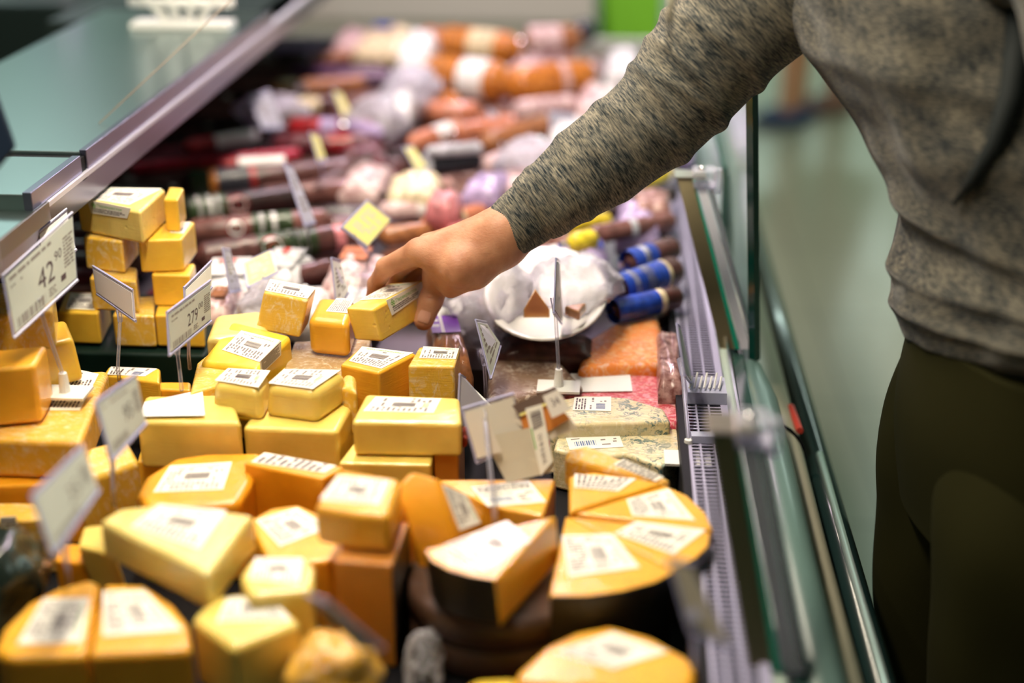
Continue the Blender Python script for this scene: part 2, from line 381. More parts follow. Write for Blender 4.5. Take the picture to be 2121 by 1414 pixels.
# teal tube handrail, cream bulged panel, black bumper with chrome strip
tube('handrail_tube', [(.168, Y0, .850), (.168, 1.40, .850), (.166, 1.50, .847), (.163, 1.60, .840)], [.020, .020, .014, .003], TEAL, ctr, 24)
def sweep_y(prof, ya, yb):
    n = len(prof); V = [(x, ya, z) for x, z in prof] + [(x, yb, z) for x, z in prof]
    return V, [(i, i + 1, n + i + 1, n + i) for i in range(n - 1)] + [(n - 1, 0, n, 2 * n - 1), tuple(range(n - 1, -1, -1)), tuple(range(n, 2 * n))]
arc = [(.165 + .058 * math.sin(t), .775 + .048 * math.cos(t)) for t in [i * math.pi / 14 for i in range(0, 15)]]
v, f = sweep_y(arc, Y0, Y1); mesh_obj('bulged_front_panel', v, f, CREAMP, ctr, smooth=True)
arc = [(.245 + .019 * math.sin(t), .735 + .032 * math.cos(t)) for t in [i * math.pi / 8 for i in range(-3, 12)]]
v, f = sweep_y(arc, Y0, Y1); mesh_obj('rubber_bumper', v, f, pmat('bumper_rubber', (.008, .022, .022), .25, coat=.5), ctr, smooth=True)
tube('chrome_strip', [(.245, Y0, .7675), (.245, 1.45, .7675)], .0045, pmat('strip_mint', (.55, .70, .66), .25, .6), ctr, 8)
tube('panel_seam', [(.165 + .0595 * math.sin(t), 1.42, .775 + .0495 * math.cos(t)) for t in [i * .25 for i in range(0, 9)]], .002, BLACKP, ctr, 6)
p = [PZ(1638, 842, .80), PZ(1640, 840, .80)]
v, f = tube_geo([PZ(1638, 842, .80), PZ(1657, 892, .80)], [.004, .004], 8); mesh_obj('red_sticker', v, f, REDP, ctr)
# glass panels, posts
def glass_panel(x, ya, yb, za, zb, lean=0, er=.004):
    V = [(x, ya, za), (x, yb, za), (x + lean, yb, zb), (x + lean, ya, zb)]; V += [(a + .005, b, c) for a, b, c in V]
    g = mesh_obj('glass_panel', V, [(0, 1, 2, 3), (7, 6, 5, 4), (0, 4, 5, 1), (2, 6, 7, 3), (1, 5, 6, 2), (0, 3, 7, 4)], GLASS, ctr)
    mesh_obj('glass_edge', *join(tube_geo([(x + .0025, ya, za), (x + lean + .0025, ya, zb)], er, 4), tube_geo([(x + lean + .0025, ya, zb), (x + lean + .0025, yb, zb)], .0032, 4)), DGLASS, g)
glass_panel(.150, 1.80, 3.2, .845, 1.0, -.004, .0028); glass_panel(.168, 1.50, 3.2, .86, 1.24, -.028, .0065)
def post(u, v, z, zb, L, LY):
    t = PZ(u, v, z); x, y = t.x, t.y
    pr = mesh_obj('glass_post', *box_geo((0, 0, 0), (0, 0, 0)), BRONZE, ctr) if False else None
    def slab(n, dx, wd, dy, th, m, par, zt=0, ztop=None):
        a = Vector((x + dx, y + dy, z + zt)); b = Vector((x + dx + L, y + dy - LY, zb)); V = []
        for q in (b, a):
            for ex, ey in ((0, 0), (wd, 0), (wd, th), (0, th)): V.append(q + Vector((ex, ey, 0)))
        return mesh_obj(n, V, [(3, 2, 1, 0), (4, 5, 6, 7)] + [(i, (i + 1) % 4, 4 + (i + 1) % 4, 4 + i) for i in range(4)], m, par)
    pr = slab('glass_post', 0, .017, 0, .004, BRONZE, ctr)
    slab('green_glass_edge', .017, .006, 0, .05, pmat('green_edge_light', (.01, .20, .13), .1, spec=.8), pr, -.012)
    slab('light_bar', .0245, .010, .002, .008, LTUBE, pr, -.012); slab('dark_gasket', .0365, .006, .002, .03, DGLASS, pr, -.012)
    slab('clear_sleeve', .0225, .018, 0, .012, CLEAR, pr, -.004)
    mesh_obj('top_cap', *mm((x - .002, y - .004, z), (x + .034, y + .028, z + .0022)), pmat('cap_champagne', (.55, .50, .40), .3, 1), pr)
    o = mesh_obj('clear_clamp', *mm((x + .019, y - .006, z - .012), (x + .046, y + .026, z + .009)), CLEAR, pr); bevel(o, .003)
    mesh_obj('clamp_lever', *mm((x + .043, y - .006, z - .016), (x + .051, y + .004, z + .012)), CLEAR, pr)
    tube('screw', [(x + .029, y + .006, z + .008), (x + .029, y + .006, z + .013)], .0045, CHROME, pr, 14)
post(1402, 368, 1.04, .872, .052, .11); post(1470, 893, 1.04, .875, .035, .06)
# small clip on the grille
for ya_, yb_, zc_ in ((1.33, 1.37, .894), (1.24, 1.25, .889)): mesh_obj('grille_bracket', *mm((.086, ya_, .8812), (.126, yb_, zc_)), pmat('bracket_grey', (.4, .42, .55), .3), ctr)
mesh_obj('lace_insert', *join(*[tube_geo([(.088 + .005 * i, 1.335, .897), (.092 + .005 * i, 1.36, .899 + .004 * (i % 2))], .0011, 5) for i in range(7)]), WHITEP, ctr)
# rear: steel service top
cbox('service_top', (-.826, 1.42, 1.085), (-.552, 2.285, 1.11), STEEL, .002)
cbox('service_top_joint', (-.826, 1.406, 1.082), (-.550, 1.419, 1.106), BLACKP)
cbox('service_lip', (-.556, 1.42, 1.0915), (-.548, 2.285, 1.112), STEELV, .001)
cbox('lower_channel', (-.60, Y0, 1.056), (-.550, Y1, 1.088), STEELV, .0015)
cbox('channel_bead', (-.556, Y0, 1.0865), (-.5455, Y1, 1.0912), pmat('bead_bright', (.72, .72, .82), .4, .6))
cbox('service_shelf', (-.826, 1.27, 1.085), (-.556, 1.405, 1.108), STEEL, .002)
cbox('shelf_lip', (-.558, 1.27, 1.0915), (-.549, 1.405, 1.110), STEELV, .001)
cbox('scale_shelf', (-.826, .55, 1.086), (-.547, 1.295, 1.092), STEEL, .001)
cbox('scale_shelf_front', (-.547, .55, 1.075), (-.5435, 1.297, 1.0935), STEELD, .0008)
cbox('rear_wall', (-.88, Y0, .82), (-.86, Y1, 1.05), pmat('rear_wall_dark', (.012, .013, .022), .85, spec=.1))
cbox('service_top_far', (-.93, 2.30, 1.05), (-.556, Y1, 1.088), pmat('far_top_dark', (.012, .022, .020), .45), .002)
tube('slot_hole', [PZ(116, 424, 1.03) + Vector((.001, 0, 0)), PZ(116, 424, 1.03) + Vector((.001, 0, -.012))], .003, BLACKP, ctr, 8)

# ------------------------------------------------------------------ cheeses: stack of blocks by the steel counter
LSB = 'cheese blocks stacked on the dark green tray'
T = box('display_tray', (PZ(110, 722, .90).x - .01, PZ(110, 724, .90).y, .82), (PZ(432, 722, .90).x, PZ(110, 600, .90).y, .898), DKGREEN, None, .004)
tag(T, 'dark green plastic riser under the stack of small cheese blocks', 'tray')
cheese('S7', [(118, 645), (136, 604), (225, 604), (203, 648)], .938, .037, YEL, 'small block with a crumpled label on top at the left end of the bottom row', top=[(136, 640), (147, 608), (215, 608), (196, 642)], st=0, group=LSB)
cheese('S8', [(232, 652), (250, 615), (322, 612), (319, 654)], .938, .037, YELC, 'small block in the middle of the bottom row of the tray stack', group=LSB)
cheese('S9', [(320, 652), (330, 615), (422, 610), (420, 655)], .938, .037, YEL, 'small block at the right end of the bottom row, behind the 279 price sign', group=LSB)
cheese('S5', [(184, 575), (203, 545), (284, 553), (283, 582)], .975, .037, YELC, 'small wrapped block behind the blank back of a price sign, in the second row', group=LSB)
cheese('S6', [(313, 568), (322, 540), (405, 545), (393, 570)], .975, .037, YEL, 'small block behind the top edge of the 279 price sign, in the second row', group=LSB)
cheese('S3', [(171, 490), (192, 458), (283, 462), (252, 500)], 1.0125, .037, YELC, 'small block under the left half of the large topmost holed block', group=LSB)
cheese('S4', [(286, 498), (303, 462), (404, 458), (376, 495)], 1.0125, .037, YEL, 'small block with a label on its edge, under the right half of the stack top', top=[(352, 482), (366, 462), (396, 460), (380, 484)], st=2, group=LSB)
cheese('S2', [(338, 412), (350, 386), (381, 388), (368, 414)], 1.050, .037, YEL, 'narrow block beside the large holed block at the top of the stack', group=LSB)
cheese('S1', [(157, 412), (205, 387), (343, 390), (291, 438)], 1.050, .037, PALEH, 'largest pale holed block on the very top of the stack, label folded over its edge', top=[(182, 412), (212, 389), (335, 391), (268, 425)], st=0,
       side=((157, 412), (291, 438), [(181, 413), (272, 431), (264, 452), (190, 441)], 1), group=LSB, bev=.004)
# far left pile
LP = 'large cheese pieces piled at the left edge'
cheese('F0', [(-160, 1010), (-100, 890), (180, 890), (215, 1000)], .885, .063, ORANGE, 'shaded bottom piece of the left edge pile, mostly hidden', group=LP)
cheese('F1', [(-150, 905), (-60, 780), (225, 765), (168, 915)], .925, .040, AMBERC, 'wide crinkle-wrapped block under the slanting pieces of the left edge pile', top=[(85, 850), (145, 762), (205, 775), (165, 850)], st=3, group=LP, bev=.006)
cheese('F2', [(-90, 770), (-50, 728), (98, 712), (72, 756)], .985, .058, AMBER, 'orange block standing on the wide wrapped block at the left edge', group=LP, bev=.005)
cheese('F3', [(70, 720), (100, 668), (135, 660), (152, 700)], .975, .050, YEL, 'darker yellow block wedged upright right of the pale one, under the 42 price sign', group=LP, ext=(.005, 0, -.045), bev=.005)
cheese('F4', [(-80, 660), (-30, 580), (112, 590), (108, 640)], 1.01, .065, YELC, 'tall pale wrapped block standing behind the 42 price sign stem', top=None, group=LP, bev=.006, ext=(.0, 0, -.062))
cheese('F5', [(160, 1000, .895), (180, 925), (262, 905), (290, 955)], .905, .080, YELC, 'upright crinkle-wrapped block beside the stem of the 95 price sign', group=LP, bev=.006)
cheese('F6', [(-60, 1080), (-30, 1040), (70, 1040), (130, 1075)], .875, .055, YELC, 'yellow wrapped block with a printed side label at the left frame edge', side=((-60, 1080), (130, 1075), [(0, 1070), (34, 1068), (36, 1145), (0, 1150)], 4), group=LP)
cheese('F7', [(112, 1160), (125, 1125), (205, 1125), (205, 1170)], .865, .045, ORANGE, 'small orange piece behind the grey price sign stem', group=LP)
# back row, in focus
BR = 'cheese pieces round the reaching hand'
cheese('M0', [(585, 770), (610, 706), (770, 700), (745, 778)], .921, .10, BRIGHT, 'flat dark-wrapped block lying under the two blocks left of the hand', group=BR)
CH['M0'].data.materials[0] = cheese_mat('cheese_shadowed_wrap', (.42, .27, .10), 1.0, coat=1)  # darker tan wrap colour replaces the bright yellow
cheese('M20', [(392, 815), (408, 750), (470, 700), (480, 790)], .93, .11, YELC, 'pale wrapped corner showing behind the bright yellow block with the folded label', group=BR)
cheese('M21', [(425, 700), (445, 650), (545, 640), (560, 690)], .945, .12, CREAM, 'cream cheese in milky film behind the bright yellow block', group=BR, bev=.008)
cheese('M1', [(546, 605, .982), (558, 577, .984), (656, 594, .982), (638, 622, .978)], .982, .043, YELC, 'tall square block tilted to the left with its label across the top', top=[(549, 602), (560, 579), (655, 596), (637, 619)], st=0, ext=(-.011, .0, -.042), group=BR, bev=.003)
cheese('M2', [(637, 660), (660, 613), (738, 620), (722, 669)], .962, .041, AMBER, 'rounded amber block between the tilted block and the block in the hand', top=[(675, 645), (698, 618), (733, 620), (719, 649)], st=3, ext=(.000, 0, -.040), flare=1.0, bev=.008, seg=4, group=BR)
cheese('M4', [(704, 754), (748, 716), (863, 731), (785, 772)], .938, .12, AMBER, 'labelled amber block with a dark side, right under the held block', top=[(723, 748), (750, 718), (856, 731), (790, 764)], st=0, group=BR)
cheese('M5', [(844, 757), (868, 717), (953, 722), (942, 758)], .940, .12, YELC, 'upright crinkle-wrapped block with a blue-tinted label, rightmost of the back row', top=[(868, 742), (877, 718), (951, 722), (944, 744)], st=0, group=BR)
cheese('M6', [(412, 750, .935), (481, 662, .948), (605, 693, .946), (534, 765, .936)], .94, .05, BRIGHT, 'large bright yellow block with a label folded down its right side', top=[(460, 725), (500, 685), (581, 705), (537, 750)], st=0,
       side=((534, 765), (605, 693), [(537, 748), (581, 705), (581, 735), (540, 775)], 3), ext=(.002, 0, -.062), bev=.006, seg=4, group=BR)
held = cheese('M3', [(715, 637), (804, 586), (885, 578), (773, 641)], .975, .038, HELD, 'yellow block with a green-lettered folded label, gripped by the hand', top=[(745, 622), (803, 591), (868, 584), (800, 619)], st=0,
       side=((773, 641), (885, 578), [(799, 622), (872, 583), (877, 607), (811, 653)], 1), ext=(.008, .0, -.036), bev=.003, group=BR)
# middle rows
MR = 'pale cheese blocks in the middle rows'
cheese('M11', [(283, 872), (300, 818), (480, 815), (500, 876)], .925, .05, PALE, 'broad pale block with a blank white card lying on it', group=MR, bev=.005)
cheese('M14', [(283, 955), (300, 900), (500, 900), (500, 955)], .875, .055, YEL, 'yellow slab mostly hidden under the block with the blank card', group=MR)
cheese('M15', [(213, 775), (225, 758), (332, 762), (331, 792)], .905, .06, YEL, 'small labelled block in front of the green tray, behind the 95 price sign', top=[(222, 776), (230, 760), (326, 764), (300, 780)], st=2, group=MR)
cheese('M16', [(322, 805), (330, 790), (395, 790), (395, 808)], .893, .05, AMBER, 'low amber block between the 279 sign stem and the dark tray', group=MR)
cheese('M10', [(502, 884), (545, 820), (732, 835), (700, 893)], .915, .08, PALE, 'pale waxy block carrying the two soft rounded pieces', group=MR, bev=.005)
cheese('M22', [(575, 765), (590, 752), (690, 752), (700, 768)], .918, .05, BRIGHT, 'flat bright piece peeking out behind the two soft rounded pieces', group=MR, bev=.006)
cheese('M8', [(440, 792), (468, 764), (556, 768), (536, 806)], .947, .034, PALE, 'soft rounded pale piece, left one of the pair on the waxy block', top=[(445, 788), (472, 763), (560, 768), (535, 803)], st=4, flare=1.16, bev=.009, seg=5, group=MR)
cheese('M9', [(552, 797), (585, 765), (716, 766), (652, 810)], .947, .034, PALE, 'soft rounded pale piece, right one of the pair, label across its top', top=[(556, 794), (588, 765), (706, 767), (648, 806)], st=4, flare=1.14, bev=.009, seg=5, group=MR)
cheese('M9b', [(705, 800), (712, 770), (738, 775), (740, 810)], .935, .05, YELC, 'crumpled wrapped piece behind the right soft rounded piece', group=MR, bev=.006)
cheese('M13', [(700, 958), (740, 905), (905, 905), (893, 962)], .893, .07, PALE, 'thin pale slab under the smooth buttery block', group=MR)
cheese('M13b', [(897, 930), (905, 880), (962, 880), (950, 930)], .90, .08, RINDO, 'orange-brown rind piece in shade, right of the slab', group=MR)
cheese('M12', [(727, 872), (757, 814), (953, 822), (958, 876)], .930, .036, PALE, 'smooth buttery rectangular block with one centred label', top=[(752, 852), (778, 822), (914, 826), (898, 856)], st=4, bev=.005, flare=.985, group=MR)
# orange row
OR = 'orange cheese pieces in front of the pale blocks'
cheese('O1', [(280, 1024), (300, 985), (362, 946), (430, 936), (545, 934), (520, 1000), (495, 1040), (400, 1046), (300, 1046)], .90, .08, ORANGE, 'glossy orange piece with rounded corner and square label', top=[(318, 1020), (352, 965), (481, 957), (462, 1014)], st=0, bev=.007, seg=5, group=OR)
cheese('O2', [(503, 958), (549, 934), (716, 966), (668, 992)], .91, .09, ORANGE, 'deep orange rectangular block, narrow label along the back of its top', top=[(520, 957), (548, 938), (697, 965), (672, 980)], st=3, group=OR)
cheese('O3', [(650, 1048), (700, 968), (832, 990), (806, 1068), (725, 1062)], .952, .034, AMBER, 'round-cornered amber piece with a label, resting on a tall dark-sided block', top=[(662, 1035), (700, 985), (808, 995), (785, 1047)], st=4, bev=.006, seg=4, group=OR)
cheese('O3b', [(690, 1160), (735, 1080), (850, 1080), (815, 1170)], .916, .096, RINDO, 'tall deep orange block with one black side', group=OR, sides=[(2, 3)], side_mat=RIND)
def hull(name, pts, mat, bev):
    bm = bmesh.new(); [bm.verts.new(p) for p in pts]; r = bmesh.ops.convex_hull(bm, input=bm.verts[:])
    bmesh.ops.delete(bm, geom=[v for v in bm.verts if not v.link_faces], context='VERTS'); bmesh.ops.dissolve_limit(bm, angle_limit=math.radians(3), verts=bm.verts[:], edges=bm.edges[:])
    bm.verts.index_update(); V = [v.co.copy() for v in bm.verts]; Fc = [tuple(v.index for v in f.verts) for f in bm.faces]; bm.free()
    return bevel(mesh_obj(name, V, Fc, mat), bev)
a_ = [PZ(818, 1010, .935), PZ(850, 974, .945), PZ(905, 990, .940), PZ(943, 1112, .905), PZ(1008, 1092, .885), PZ(1002, 1052, .897), PZ(870, 1158, .885), PZ(828, 1095, .885)]
o4 = hull('wrapped_cheese', a_ + [Vector((p.x, p.y, .835)) for p in a_[3:]] + [Vector((a_[1].x, a_[1].y, .835))], ORANGE, .003)
tag(o4, 'wedge leaning on its side with the label on its sloping right face', 'cheese', OR); nn_ = (a_[3] - a_[2]).cross(a_[5] - a_[2]).normalized()
price_label(on_plane(a_[2], nn_, [(915, 1002), (965, 1024), (995, 1083), (952, 1098)]), o4, 0, 12)
# wheel wedges on the right
RW = 'wedges cut from black-rinded wheels'
cheese('O5', [(905, 992), (1152, 990), (1125, 1068), (1010, 1048)], .893, .06, AMBER, 'wedge behind the stem of the taped-up price sign, label on top', top=[(975, 1010), (1095, 995), (1132, 1040), (1010, 1050)], st=2, group=RW)
cheese('O6', [(1168, 950, .905), (1175, 928, .915), (1215, 919, .916), (1392, 992, .90), (1372, 1003, .90)], .91, .03, AMBERC, 'topmost slanting wedge in glossy film beside the blue-veined half', top=[(1270, 962), (1292, 950), (1375, 988), (1358, 997)], st=3, sides=[(0, 1)], side_mat=RINDO, group=RW, bev=.004)
cheese('O7', [(1180, 1060), (1178, 985), (1230, 976), (1375, 1000)], .900, .03, AMBER, 'thin wedge pointing left, second of the fan from the back', top=[(1190, 1010), (1190, 982), (1318, 992), (1280, 1018)], st=3, group=RW)
cheese('O8', [(1190, 1062), (1378, 1003), (1425, 1025), (1462, 1060), (1478, 1096)], .897, .05, AMBER, 'widest wedge of the fan under crumpled film at the grille side', top=[(1298, 1035), (1385, 1012), (1440, 1078), (1310, 1068)], st=0, sides=[(1, 2), (2, 3), (3, 4)], side_mat=RINDO, group=RW)
cheese('O9', [(1175, 1068), (1474, 1100), (1470, 1130), (1445, 1155), (1398, 1182)], .897, .05, AMBER, 'wedge of the fan labelled at its round edge, in front of the filmed one', top=[(1272, 1105), (1318, 1080), (1462, 1098), (1395, 1148)], st=0, sides=[(2, 3), (3, 4), (1, 2)], side_mat=RIND, group=RW)
cheese('O10', [(1172, 1066), (1398, 1185), (1360, 1205), (1290, 1224), (1220, 1234), (1138, 1234)], .897, .075, AMBER, 'front wedge of the fan showing its black rind, large square label', top=[(1163, 1110), (1268, 1106), (1325, 1175), (1178, 1195)], st=0, sides=[(1, 2), (2, 3), (3, 4), (4, 5)], side_mat=RIND, group=RW, bev=.0025)
cheese('O11', [(1152, 1067), (878, 1138), (892, 1160), (930, 1180), (975, 1192), (1027, 1200)], .925, .045, AMBER, 'dark-rinded wedge raised above the fan, its bare cut side to the right', top=[(920, 1130), (1050, 1080), (1100, 1120), (1005, 1180)], st=0, sides=[(1, 2), (2, 3), (3, 4), (4, 5)], side_mat=RIND, group=RW, ext=(.004, 0, -.042), bev=.002)
# dark whole wheels under them
def wheel(name, u, v, z, r, h, mat, label, a0=0, a1=360, group=None):
    c = PZ(u, v, z); N = 40; rings = [(r * .96, 0), (r, .006), (r * 1.01, h * .5), (r, h - .006), (r * .96, h)]
    V = []; 
    for rr, zz in rings:
        for i in range(N):
            t = math.radians(a0 + (a1 - a0) * i / N); V.append((c.x + rr * math.cos(t), c.y + rr * math.sin(t), z - h + zz))
    Fc = [(k * N + i, k * N + (i + 1) % N, (k + 1) * N + (i + 1) % N, (k + 1) * N + i) for k in range(4) for i in range(N)] + [tuple(range(N - 1, -1, -1)), tuple(4 * N + i for i in range(N))]
    o = mesh_obj(name, V, Fc, mat, smooth=True); tag(o, label, 'cheese', group); return o
BRW = cheese_mat('rind_brown', (.07, .035, .022), .5, coat=.5)
wheel('whole_cheese', 1030, 1185, .878, .075, .026, BRW, 'brown-rinded wheel directly under the raised dark wedge')
wheel('whole_cheese', 1035, 1235, .851, .08, .030, BRW, 'lowest dark brown wheel on the deck, in shadow below the other wheel')
# blue cheeses etc
cheese('B2', [(1146, 930), (1160, 880), (1250, 868), (1397, 874), (1412, 905), (1405, 945), (1370, 965), (1300, 940), (1230, 948)], .865, .044, BLUE, 'front half of blue-veined cheese with a white barcode label, green rind', top=[(1168, 896), (1275, 880), (1292, 926), (1180, 932)], st=2, sides=[(3, 4), (4, 5), (5, 6)], side_mat=BLUER, name='blue_cheese', bev=.004)
cheese('B1', [(1140, 880), (1140, 830), (1210, 817), (1300, 822), (1375, 845), (1390, 872)], .880, .055, BLUE, 'rear half of blue-veined cheese, yellow-veined cut side to the front', top=[(1186, 850), (1190, 823), (1266, 822), (1266, 852)], st=2, name='blue_cheese', bev=.004)
cheese('B3', [(1120, 850), (1110, 800), (1160, 770), (1260, 765), (1370, 772), (1425, 800), (1438, 850), (1400, 880)], .872, .05, RED, 'dark red salami half wrapped tight in film behind the blue-veined cheeses', name='wrapped_sausage_half', bev=.012, seg=5)
CH['B3']['category'] = 'sausage'
sb_ = Sheet(on_top(CH['B3'], [(1182, 776), (1305, 776), (1310, 812), (1168, 814)]), .0015); sb_.base(); sb_.make('blank_label', CH['B3'], [PAPW])
cheese('B4', [(1195, 762), (1215, 700), (1275, 662), (1362, 640), (1390, 750)], .885, .03, SALMON, 'bright orange piece tightly wrapped in glossy film', name='wrapped_cheese', bev=.01, seg=5)
cheese('B5', [(1010, 830), (1010, 730), (1080, 700), (1150, 730), (1215, 800)], .880, .055, BROWNR, 'grey-brown rinded wedge in film right of the small leaning price sign', bev=.01, seg=4)
cheese('P2', [(515, 1075), (560, 1050), (620, 1042), (690, 1075), (728, 1110), (735, 1142), (690, 1160), (560, 1172)], .892, .072, AMBER, 'round wedge with a label behind the slanted pale wedge', top=[(530, 1078), (615, 1052), (684, 1092), (580, 1132)], st=0, bev=.005, group='front wedges', seg=4)
cheese('P3', [(495, 1190), (520, 1152), (628, 1150), (655, 1172), (650, 1222), (520, 1235)], .905, .085, PALE, 'small round-cornered piece tucked in front of the round wedge', top=[(515, 1200), (528, 1155), (628, 1156), (620, 1210)], st=0, bev=.006, group='front wedges', seg=4)
cheese('P7', [(160, 1130), (172, 1090), (212, 1085), (240, 1150)], .885, .06, PALE, 'pale wedge end peeping out left behind the slanted wedge', group='front wedges', ext=(.01, 0, -.055))
cheese('P1', [(203, 1078, .928), (250, 1050, .93), (350, 1040, .932), (528, 1064, .93), (430, 1192, .924)], .93, .034, CREAM, 'pale wedge lying slanted on top of the front wedges', top=[(272, 1090), (330, 1045), (470, 1058), (412, 1138)], st=0, bev=.005, group='front wedges', seg=4)
cheese('P4', [(185, 1196), (208, 1205), (178, 1356), (15, 1362), (-15, 1345), (5, 1300), (60, 1245), (120, 1215)], .893, .06, AMBER, 'front wedge in the lower left corner, pointing away', top=[(90, 1240), (185, 1238), (168, 1330), (35, 1335)], st=0, bev=.006, seg=4, group='front wedges')
cheese('P5', [(215, 1205), (300, 1208), (360, 1250), (390, 1290), (398, 1345), (182, 1356)], .893, .06, AMBER, 'front wedge beside the corner one, with a round outer edge', top=[(213, 1225), (300, 1222), (378, 1305), (213, 1318)], st=0, bev=.006, seg=4, group='front wedges')
cheese('P6', [(395, 1280), (440, 1232), (560, 1222), (625, 1290), (482, 1345)], .893, .06, PALE, 'front block with its label facing up under the slanted wedge tip', top=[(448, 1288), (470, 1240), (562, 1230), (603, 1285)], st=0, bev=.006, seg=4, group='front wedges')
cheese('O13', [(1062, 1408), (1075, 1385), (1130, 1335), (1190, 1305), (1262, 1290), (1350, 1315), (1430, 1360), (1448, 1390), (1430, 1430), (1250, 1425)], .875, .05, AMBER, 'large rounded wedge at the bottom edge under the near glass post', top=[(1150, 1350), (1270, 1308), (1385, 1350), (1270, 1385)], st=0, bev=.007, seg=5, group='front wedges')
cheese('O14', [(940, 1430), (990, 1403), (1070, 1400), (1080, 1450), (1000, 1470)], .868, .04, BRIGHT, 'bright yellow rim of a piece cut off by the bottom edge', bev=.006, group='front wedges')
# blank white card
card = on_top(CH['M11'], [(300, 838), (420, 812), (425, 866), (290, 868)]); s = Sheet(card, .003); s.base()
tag(s.make('blank_card', None, [PAPW]), 'blank white card lying flat on the broad pale block', 'card')

# ------------------------------------------------------------------ price signs
def sign(label, q, dl, dr, stem=None, stem_top=None, zb=None, texts=(), mat=PAPG, back=False, seed=1, base=True, extra=None, blank=False, group=None, clip=True, thin=False, dt=0):
    """q: TL,TR,BR,BL pixels; left edge at depth dl, right edge at depth dr; stem foot at pixel stem on height zb"""
    W = [PD(*q[0], dl + dt), PD(*q[1], dr + dt), PD(*q[2], dr), PD(*q[3], dl)]
    foot = PZ(*stem, zb) if stem else (W[2] + W[3]) / 2
    t = tag(empty('price_sign', foot), label, 'price sign', group)
    s = Sheet(W, 0); s.base(0); rnd = random.Random(seed)
    if not blank and not back:
        for tx in texts: s.text(*tx)
    s.make('price_card', t, [mat, INK, GREY, PAPY, pmat('print_pale', (.62, .66, .52), .6)])
    n = s.n; a, b, c_, d = W
    # clear holder: back plate, folded rails at top and bottom
    e = (b - a).normalized(); dn = (d - a).normalized(); k = n * .0012
    V = [a - e * .002 - dn * .003 - k, b + e * .002 - dn * .003 - k, c_ + e * .002 + dn * .003 - k, d - e * .002 + dn * .003 - k]; V += [p - n * .001 for p in V]
    mesh_obj('holder', V, [(0, 1, 2, 3), (7, 6, 5, 4)] + [(i, 4 + i, 4 + (i + 1) % 4, (i + 1) % 4) for i in range(4)], CLEAR, t)
    mesh_obj('holder_rail', *join(tube_geo([V[0], V[1]], .0013, 6), tube_geo([V[3], V[2]], .0016, 6), tube_geo([V[0], V[3]], .0009, 6)), LILAC, t)
    if stem:
        st = PD(*stem_top, (dl + dr) / 2) - n * .002
        tube('stem', [st + (st - foot).normalized() * .004, st, foot + Vector((0, 0, .018)), foot + Vector((0, 0, .003))], [.0022, .0019, .0019, .0019], CLEAR if not thin else CLEAR, t, 8)
        if clip: mesh_obj('clip', *tube_geo([st + (st - foot).normalized() * .012, st - (st - foot).normalized() * .006], [.005, .0025], 8), CLEAR, t)
        if base:
            mesh_obj('stem_socket', *tube_geo([foot, foot + Vector((0, 0, .020))], [.0055, .0038], 12), WHITEP, t, smooth=False)
            mesh_obj('base_plate', *box_geo(foot + Vector((0, 0, -.0005)), (.045, .03, .0025)), WHITEP, t)
    return t
rows = lambda m, *a: None
def L(seed, a0, b0, a1, b1, r, m, d=.9): return ('L', seed, a0, b0, a1, b1, r, m, d)
_old = Sheet.text
def _text(s, *a, **k):
    if a[0] == 'L': s.lines(random.Random(a[1]), *a[2:7], a[7], a[8])
    elif a[0] == 'B': s.bars(random.Random(a[1]), *a[2:6], a[6])
    elif a[0] == 'R': s.rect(*a[1:6])
    else: _old(s, *a, **k)
Sheet.text = _text
def pricing(big, small, seed): return [(big, .42, .36, .67, .71, 1), (small, .69, .30, .80, .46, 1), L(seed, .05, .07, .66, .17, 1, 2, 1), L(seed + 1, .05, .22, .22, .28, 1, 2), ('B', seed, .06, .80, .50, .97, 2),
                                       L(seed + 2, .83, .2, .98, .72, 9, 2, 1), ('R', .76, .76, .84, .86, 1), L(seed + 3, .56, .8, .68, .95, 3, 2)]
sign('grey price sign reading 42 90, far left in front of the steel counter', [(10, 575), (150, 448), (158, 575), (32, 690)], 1.28, 1.34, (135, 812), (85, 640), .935, pricing('42', '90', 3), seed=3)
sign('empty clear card holder just behind the 42 90 price sign', [(82, 486), (138, 440), (156, 512), (92, 550)], 1.38, 1.41, None, None, None, mat=PAPW, blank=True, base=False, clip=False)
sign('blank back of a small price sign leaning before the cheese stack', [(193, 558), (272, 606), (276, 658), (200, 604)], 1.48, 1.42, (248, 795), (245, 655), .905, mat=pmat('card_pinkish', (.72, .68, .70), .5), back=True, base=False)
sign('price sign reading 279 00 in front of the cheese stack', [(350, 652), (436, 588), (437, 660), (354, 728)], 1.34, 1.41, (377, 815), (370, 722), .926, pricing('279', '00', 9), seed=9, base=False)
sign('empty clear holder right behind the 279 00 price sign', [(385, 600), (438, 548), (438, 590), (388, 650)], 1.43, 1.47, (394, 770), (394, 700), .90, mat=PAPW, blank=True, base=False, clip=False)
sign('blurred price sign reading 95 on the block beside the pale blocks', [(204, 838), (284, 782), (301, 870), (234, 944)], 1.15, 1.21, (238, 1052), (237, 944), .89, [('95', .50, .34, .72, .68, 1), L(4, .06, .08, .7, .16, 1, 2), L(5, .8, .2, .96, .7, 8, 2, 1), ('B', 5, .06, .8, .5, .95, 2)], base=False)
sign('nearest grey price sign with a smudged price, at the lower left', [(73, 1032), (175, 930), (202, 1010), (112, 1138)], 1.02, 1.08, (145, 1215), (135, 1130), .88, [('35', .5, .34, .72, .7, 2), L(6, .8, .25, .95, .7, 7, 2, 1), ('B', 6, .1, .84, .6, .96, 2)], base=False)
